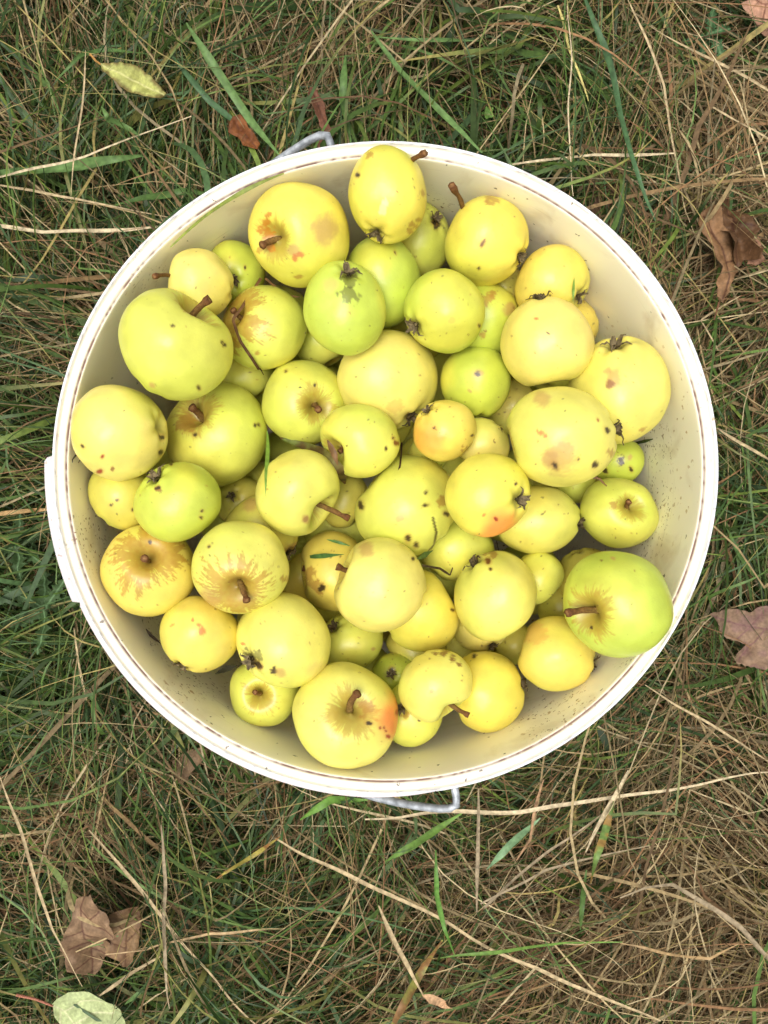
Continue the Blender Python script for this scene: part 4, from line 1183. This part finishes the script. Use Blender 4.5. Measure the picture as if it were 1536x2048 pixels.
oak = leaf_thing('fallen_leaf', 'folded brown oak leaf standing up at the right edge', 'leaf',
    [(1396,446),(1404,424),(1420,416),(1436,420),(1440,446),(1446,462),(1462,470),(1474,500),(1486,520),(1478,542),(1462,560),(1450,580),(1440,610),(1428,596),(1426,562),(1434,542),(1424,520),(1420,492),(1404,470)],
    0.115, (134,100,68), [[(1408,432),(1440,500),(1450,560),(1438,604)],[(1436,490),(1412,455)],[(1446,530),(1476,520)]], (84,54,40), 0.2, 10, petiole=([(1438,604),(1434,620),(1428,640)], 0.0009, (110,76,54)), group=LG)
leaf_thing('lobe', '', '', [(1452,470),(1450,430),(1452,400),(1464,376),(1480,388),(1488,412),(1508,430),(1521,452),(1510,476),(1520,500),(1518,520),(1500,512),(1484,530),(1470,510),(1458,492)],
    0.128, (96,68,44), [[(1466,380),(1474,440),(1484,526)],[(1472,440),(1514,450)]], (70,42,30), 0.55, 11, parent=oak)
leaf_thing('lobe', '', '', [(1500,500),(1514,474),(1522,482),(1518,506),(1530,520),(1514,530),(1494,528)], 0.12, (140,102,78), [], None, 0.3, 12, parent=oak)

def thistle(name, label, cx, cy, specs, z, seed, col=(62, 84, 46)):
    rs = np.random.default_rng(seed)
    root = empty(name, at(cx, cy, 0.0)); tag(root, label, 'weed', 'prickly weeds in the grass')
    for k, (ang, ln, wd) in enumerate(specs):
        ca, sa = math.cos(R(ang)), math.sin(R(ang))
        out1, out2 = [], []
        nl = 6
        for q in range(nl + 1):
            t = q / nl
            half = wd * math.sin(math.pi * min(1, 0.12 + t * 0.88)) ** 0.8
            for dt, kf in ((0.0, 0.45), (0.06, 1.0 + rs.uniform(0, .25)), (0.085, 0.75)):
                tt = min(1, t + dt)
                if tt >= 1: continue
                out1.append((tt * ln, -half * kf)); out2.append((tt * ln, half * kf))
        o_ = out1 + [(ln, 0)] + out2[::-1]
        ol = [(cx + x * ca - y * sa, cy - x * sa - y * ca) for x, y in o_]
        mid = [[(cx, cy), (cx + ln * ca, cy - ln * sa)]]
        leaf_thing('leaf', '', '', ol, z + 0.008 * k / 3, col, mid, (110, 140, 96), 0.35, seed * 10 + k, parent=root, jag=1.5)
thistle('thistle', 'dark green prickly thistle left of the bucket', 92, 1218, [(20, 86, 20), (155, 96, 22), (100, 92, 20), (205, 90, 20), (262, 90, 20), (60, 80, 16)], 0.098, 3)
thistle('thistle', 'prickly thistle leaves at the left edge beside the bucket', 30, 1092, [(30, 80, 18), (330, 70, 16), (80, 66, 16), (200, 80, 16), (280, 70, 18)], 0.092, 4)
thistle('thistle', 'small prickly weed near the top right corner', 1418, 70, [(80, 60, 12), (250, 70, 12), (300, 62, 12), (190, 50, 10), (20, 50, 10)], 0.08, 5, (66, 100, 60))
def small_weed(label, cx, cy, specs, z, col, seed):
    root = empty('weed', at(cx, cy, 0.0)); tag(root, label, 'weed', 'small soft-leaved weeds')
    for k, (ang, d, rad, lob) in enumerate(specs):
        x0, y0 = cx + d * math.cos(R(ang)), cy - d * math.sin(R(ang))
        ol = []
        for q in range(30):
            a_ = 2 * math.pi * q / 30
            rr_ = rad * (1 + lob * math.cos(5 * a_ + ang)) * (1 + 0.1 * math.cos(a_))
            ol.append((x0 + rr_ * math.cos(a_), y0 + rr_ * math.sin(a_)))
        leaf_thing('leaf', '', '', ol, z + 0.002 * k, col, [[(cx, cy), (x0 + rad * math.cos(R(ang)), y0 - rad * math.sin(R(ang)))]], (130, 160, 90), 0.2, seed + k, parent=root, jag=0.8, grid=5)
small_weed('bright green three-lobed weed leaf above the upper right rim', 964, 219, [(90, 12, 12, .25), (200, 13, 11, .25), (330, 13, 11, .25)], 0.075, (112,150,70), 41)
small_weed('round-leaved weed at the left edge below the thistle', 2, 1436, [(20, 8, 18, .1), (120, 10, 16, .1), (250, 12, 15, .12)], 0.06, (80,118,60), 51)
small_weed('small dark round-leaved weed outside the lower left rim', 94, 1452, [(10, 12, 14, .12), (140, 12, 13, .12), (260, 11, 12, .12)], 0.055, (60,98,58), 61)
small_weed('soft green weed leaf right of the bucket at the edge', 1530, 1035, [(40, 9, 14, .1), (180, 10, 13, .12)], 0.06, (84,122,66), 71)

# ------------------------------------------------------------------ the sward
def blobs(x, y, spec, base):
    """weights in photo pixels on the ground -> value"""
    u = 768 + x / 0.000452; v = 1024 - y / 0.000452
    val = np.full(len(x), base, float)
    for (cx, cy, rx, ry, a) in spec:
        f = np.exp(-(((u - cx) / rx) ** 2 + ((v - cy) / ry) ** 2))
        val = val * (1 - f) + a * f
    return val
DRY = [(420, 60, 330, 150, 0.50), (620, 120, 120, 120, 0.7), (1000, 30, 220, 90, 0.6), (1400, 330, 230, 240, 0.97), (1250, 60, 200, 90, 0.45), (950, 200, 260, 120, 0.12),
       (60, 1620, 230, 120, 0.9), (1280, 1830, 420, 240, 0.9), (1480, 1600, 170, 200, 0.9), (700, 1700, 200, 130, 0.45),
       (60, 1250, 200, 320, 0.05), (200, 1950, 330, 150, 0.06), (620, 1950, 180, 130, 0.22), (150, 400, 240, 260, 0.18), (1470, 1000, 140, 250, 0.12), (1330, 1450, 150, 100, 0.75), (1180, 380, 130, 90, 0.12), (1500, 720, 90, 130, 0.75)]
def sward(name, n, region, kind, rs, seg=7, long_=False):
    x0, x1, y0, y1 = region
    m_ = int(n * 4.5)
    x = rs.uniform(x0, x1, m_); y = rs.uniform(y0, y1, m_)
    dry = blobs(x, y, DRY, 0.27)
    dry = np.clip(dry + 0.5 * (vnoise(np.stack([x, y, 0 * x], 1), 9, 5) - 0.5), 0.03, 0.97)
    keep = rs.random(m_) < (dry if kind != 'green' else 1 - dry)
    rb = np.hypot(x - BC.x, y - BC.y)
    keep &= rb > 0.172
    x, y = x[keep][:n], y[keep][:n]
    n = len(x)
    q = np.stack([x, y, 0 * x], 1)
    flow = (vnoise(q, 3.2, 11) * 2.6 + vnoise(q, 9.0, 12) * 1.4) * math.pi
    if kind == 'green':
        tuft = rs.random(n)
        L = rs.uniform(0.05, 0.15, n) * (1 + 0.4 * (rs.random(n) < 0.12))
        wd = rs.choice([0.0007, 0.0010, 0.0015, 0.0023, 0.0038], n, p=[.32, .32, .20, .11, .05])
        phi = flow + rs.normal(0, 0.75, n) + math.pi * (rs.random(n) < 0.3)
        kap = rs.normal(0, 0.55, n)
        h = rs.uniform(0.010, 0.060, n)
        z0 = rs.uniform(0.0, 0.022, n)
        pal = lin(np.array([(76, 100, 44), (88, 116, 50), (60, 86, 42), (106, 132, 66), (118, 138, 60), (84, 112, 68), (134, 134, 72)]))
        pr = [.24, .22, .2, .12, .07, .1, .05]
    else:
        L = rs.uniform(0.05, 0.19, n)
        wd = rs.choice([0.0006, 0.0008, 0.0012, 0.0018, 0.0028], n, p=[.36, .34, .2, .08, .02])
        phi = flow + 0.8 + rs.normal(0, 0.65, n) + math.pi * (rs.random(n) < 0.5)
        kap = rs.normal(0, 0.7, n) * (rs.random(n) < 0.7)
        h = rs.uniform(0.004, 0.052, n)
        z0 = rs.uniform(0.0, 0.030, n)
        pal = lin(np.array([(168, 145, 104), (190, 168, 124), (148, 120, 82), (156, 118, 82), (206, 186, 144), (124, 100, 70), (174, 156, 96)]))
        pr = [.24, .2, .18, .12, .08, .12, .06]
    if long_:
        L = L * rs.uniform(1.4, 2.3, n); wd = wd * rs.uniform(1.0, 1.6, n); z0 = z0 + rs.uniform(0.012, 0.04, n)
        phi = flow + (0.0 if kind == 'green' else 0.5) + rs.normal(0, 0.30, n) + math.pi * (rs.random(n) < 0.5); kap = kap * 0.6
    hill = 0.3 + 1.5 * vnoise(q, 14, 31)
    h = h * hill; z0 = z0 * hill
    ci = rs.choice(len(pal), n, p=pr)
    shade = rs.uniform(0.42, 1.12, n) * (0.82 if kind == 'green' else 0.70)
    s = np.linspace(0, 1, seg + 1)
    head = phi[:, None] + kap[:, None] * (s[None] * 1.6) + rs.normal(0, 0.25, n)[:, None] * np.sin(s[None] * 5 + rs.uniform(0, 6, n)[:, None])
    kink = (rs.random(n) < 0.18)[:, None] * rs.normal(0, 0.8, n)[:, None] * (s[None] > rs.uniform(.3, .8, n)[:, None])
    head = head + kink
    ds = (L / seg)[:, None]
    # slope: rises, then tips over
    ppk = rs.uniform(0.45, 0.85, n)[:, None]
    hz = h[:, None] * np.sin(np.clip(s[None] / ppk, 0, 2) * math.pi / 2)
    dxy = np.sqrt(np.clip(ds ** 2 - np.diff(hz, axis=1, prepend=0) ** 2, (ds * 0.25) ** 2, None))
    dx = np.cumsum(np.cos(head) * dxy, 1); dy = np.cumsum(np.sin(head) * dxy, 1)
    X = x[:, None] + dx - dx[:, :1] - dx[:, -1:] * 0.5; Y = y[:, None] + dy - dy[:, :1] - dy[:, -1:] * 0.5
    Z = z0[:, None] + np.clip(hz, -0.0, None)
    Z = Z + 0.0
    # keep clear of the tub
    rb = np.hypot(X - BC.x, Y - BC.y) + 1e-9
    ang = np.arctan2(Y - BC.y, X - BC.x)
    lim = 0.1745
    push = np.where(rb < lim, lim + 0.004 * rs.random(X.shape), rb)
    X = BC.x + push * np.cos(ang); Y = BC.y + push * np.sin(ang)
    P = np.stack([X, Y, Z], -1)
    T = np.gradient(P, axis=1); T /= np.linalg.norm(T, axis=2)[..., None] + 1e-12
    side = np.cross(T, np.array([0, 0, 1.0])); side /= np.linalg.norm(side, axis=2)[..., None] + 1e-9
    roll = (rs.normal(0, 0.55, n)[:, None] + rs.normal(0, 0.7, n)[:, None] * s[None])
    upv = np.cross(side, T)
    S_ = side * np.cos(roll)[..., None] + upv * np.sin(roll)[..., None]
    wv = wd[:, None] * 0.5 * np.clip((1 - s[None]) / 0.5 + 0.08, 0.0, 1) * np.clip(0.55 + s[None] * 3, 0, 1)
    A_ = P - S_ * wv[..., None]; B_ = P + S_ * wv[..., None]
    V = np.stack([A_, B_], 2).reshape(-1, 3)
    i = np.arange(n * (seg + 1) * 2).reshape(n, seg + 1, 2)
    Qd = np.stack([i[:, :-1, 0], i[:, :-1, 1], i[:, 1:, 1], i[:, 1:, 0]], -1).reshape(-1, 4)
    c = pal[ci] * shade[:, None]
    if long_: c = c * 1.28
    cc = np.repeat(c[:, None, :], seg + 1, 1)
    if kind == 'green':      # withered tips
        tipc = lin((176, 158, 92))
        f = (rs.random(n) < 0.28)[:, None] * sstep(0.55, 0.95, s[None])
        cc = cc * (1 - f[..., None]) + tipc * f[..., None]
    cc = np.repeat(cc[:, :, None, :], 2, 2).reshape(-1, 3)
    o = mesh_np(name, V, Qd, M_GRASS if kind == 'green' else M_STRAW, cc)
    tag(o, 'tangled green lawn grass round the bucket' if kind == 'green' else 'matted dry tan hay lying through the grass', 'grass', kind='stuff')
rs = np.random.default_rng(21)
def ring_sward():
    pass
WIN = (-0.43, 0.43, -0.55, 0.55)
sward('grass', 28000, WIN, 'green', rs)
sward('dry_grass', 17000, WIN, 'dry', rs)
sward('grass', 7000, WIN, 'green', rs, 10, True)
sward('dry_grass', 6500, WIN, 'dry', rs, 10, True)
# thinner outside the picture, for a step to the side
def outer(name, n, kind):
    rs2 = np.random.default_rng(99 + n)
    for q, reg in enumerate(((-1.1, -0.42, -1.2, 1.2), (0.42, 1.1, -1.2, 1.2), (-0.42, 0.42, 0.54, 1.2), (-0.42, 0.42, -1.2, -0.54))):
        area = (reg[1] - reg[0]) * (reg[3] - reg[2])
        sward(name, int(n * area), reg, kind, rs2, seg=4)
outer('grass', 7000, 'green')
outer('dry_grass', 5000, 'dry')
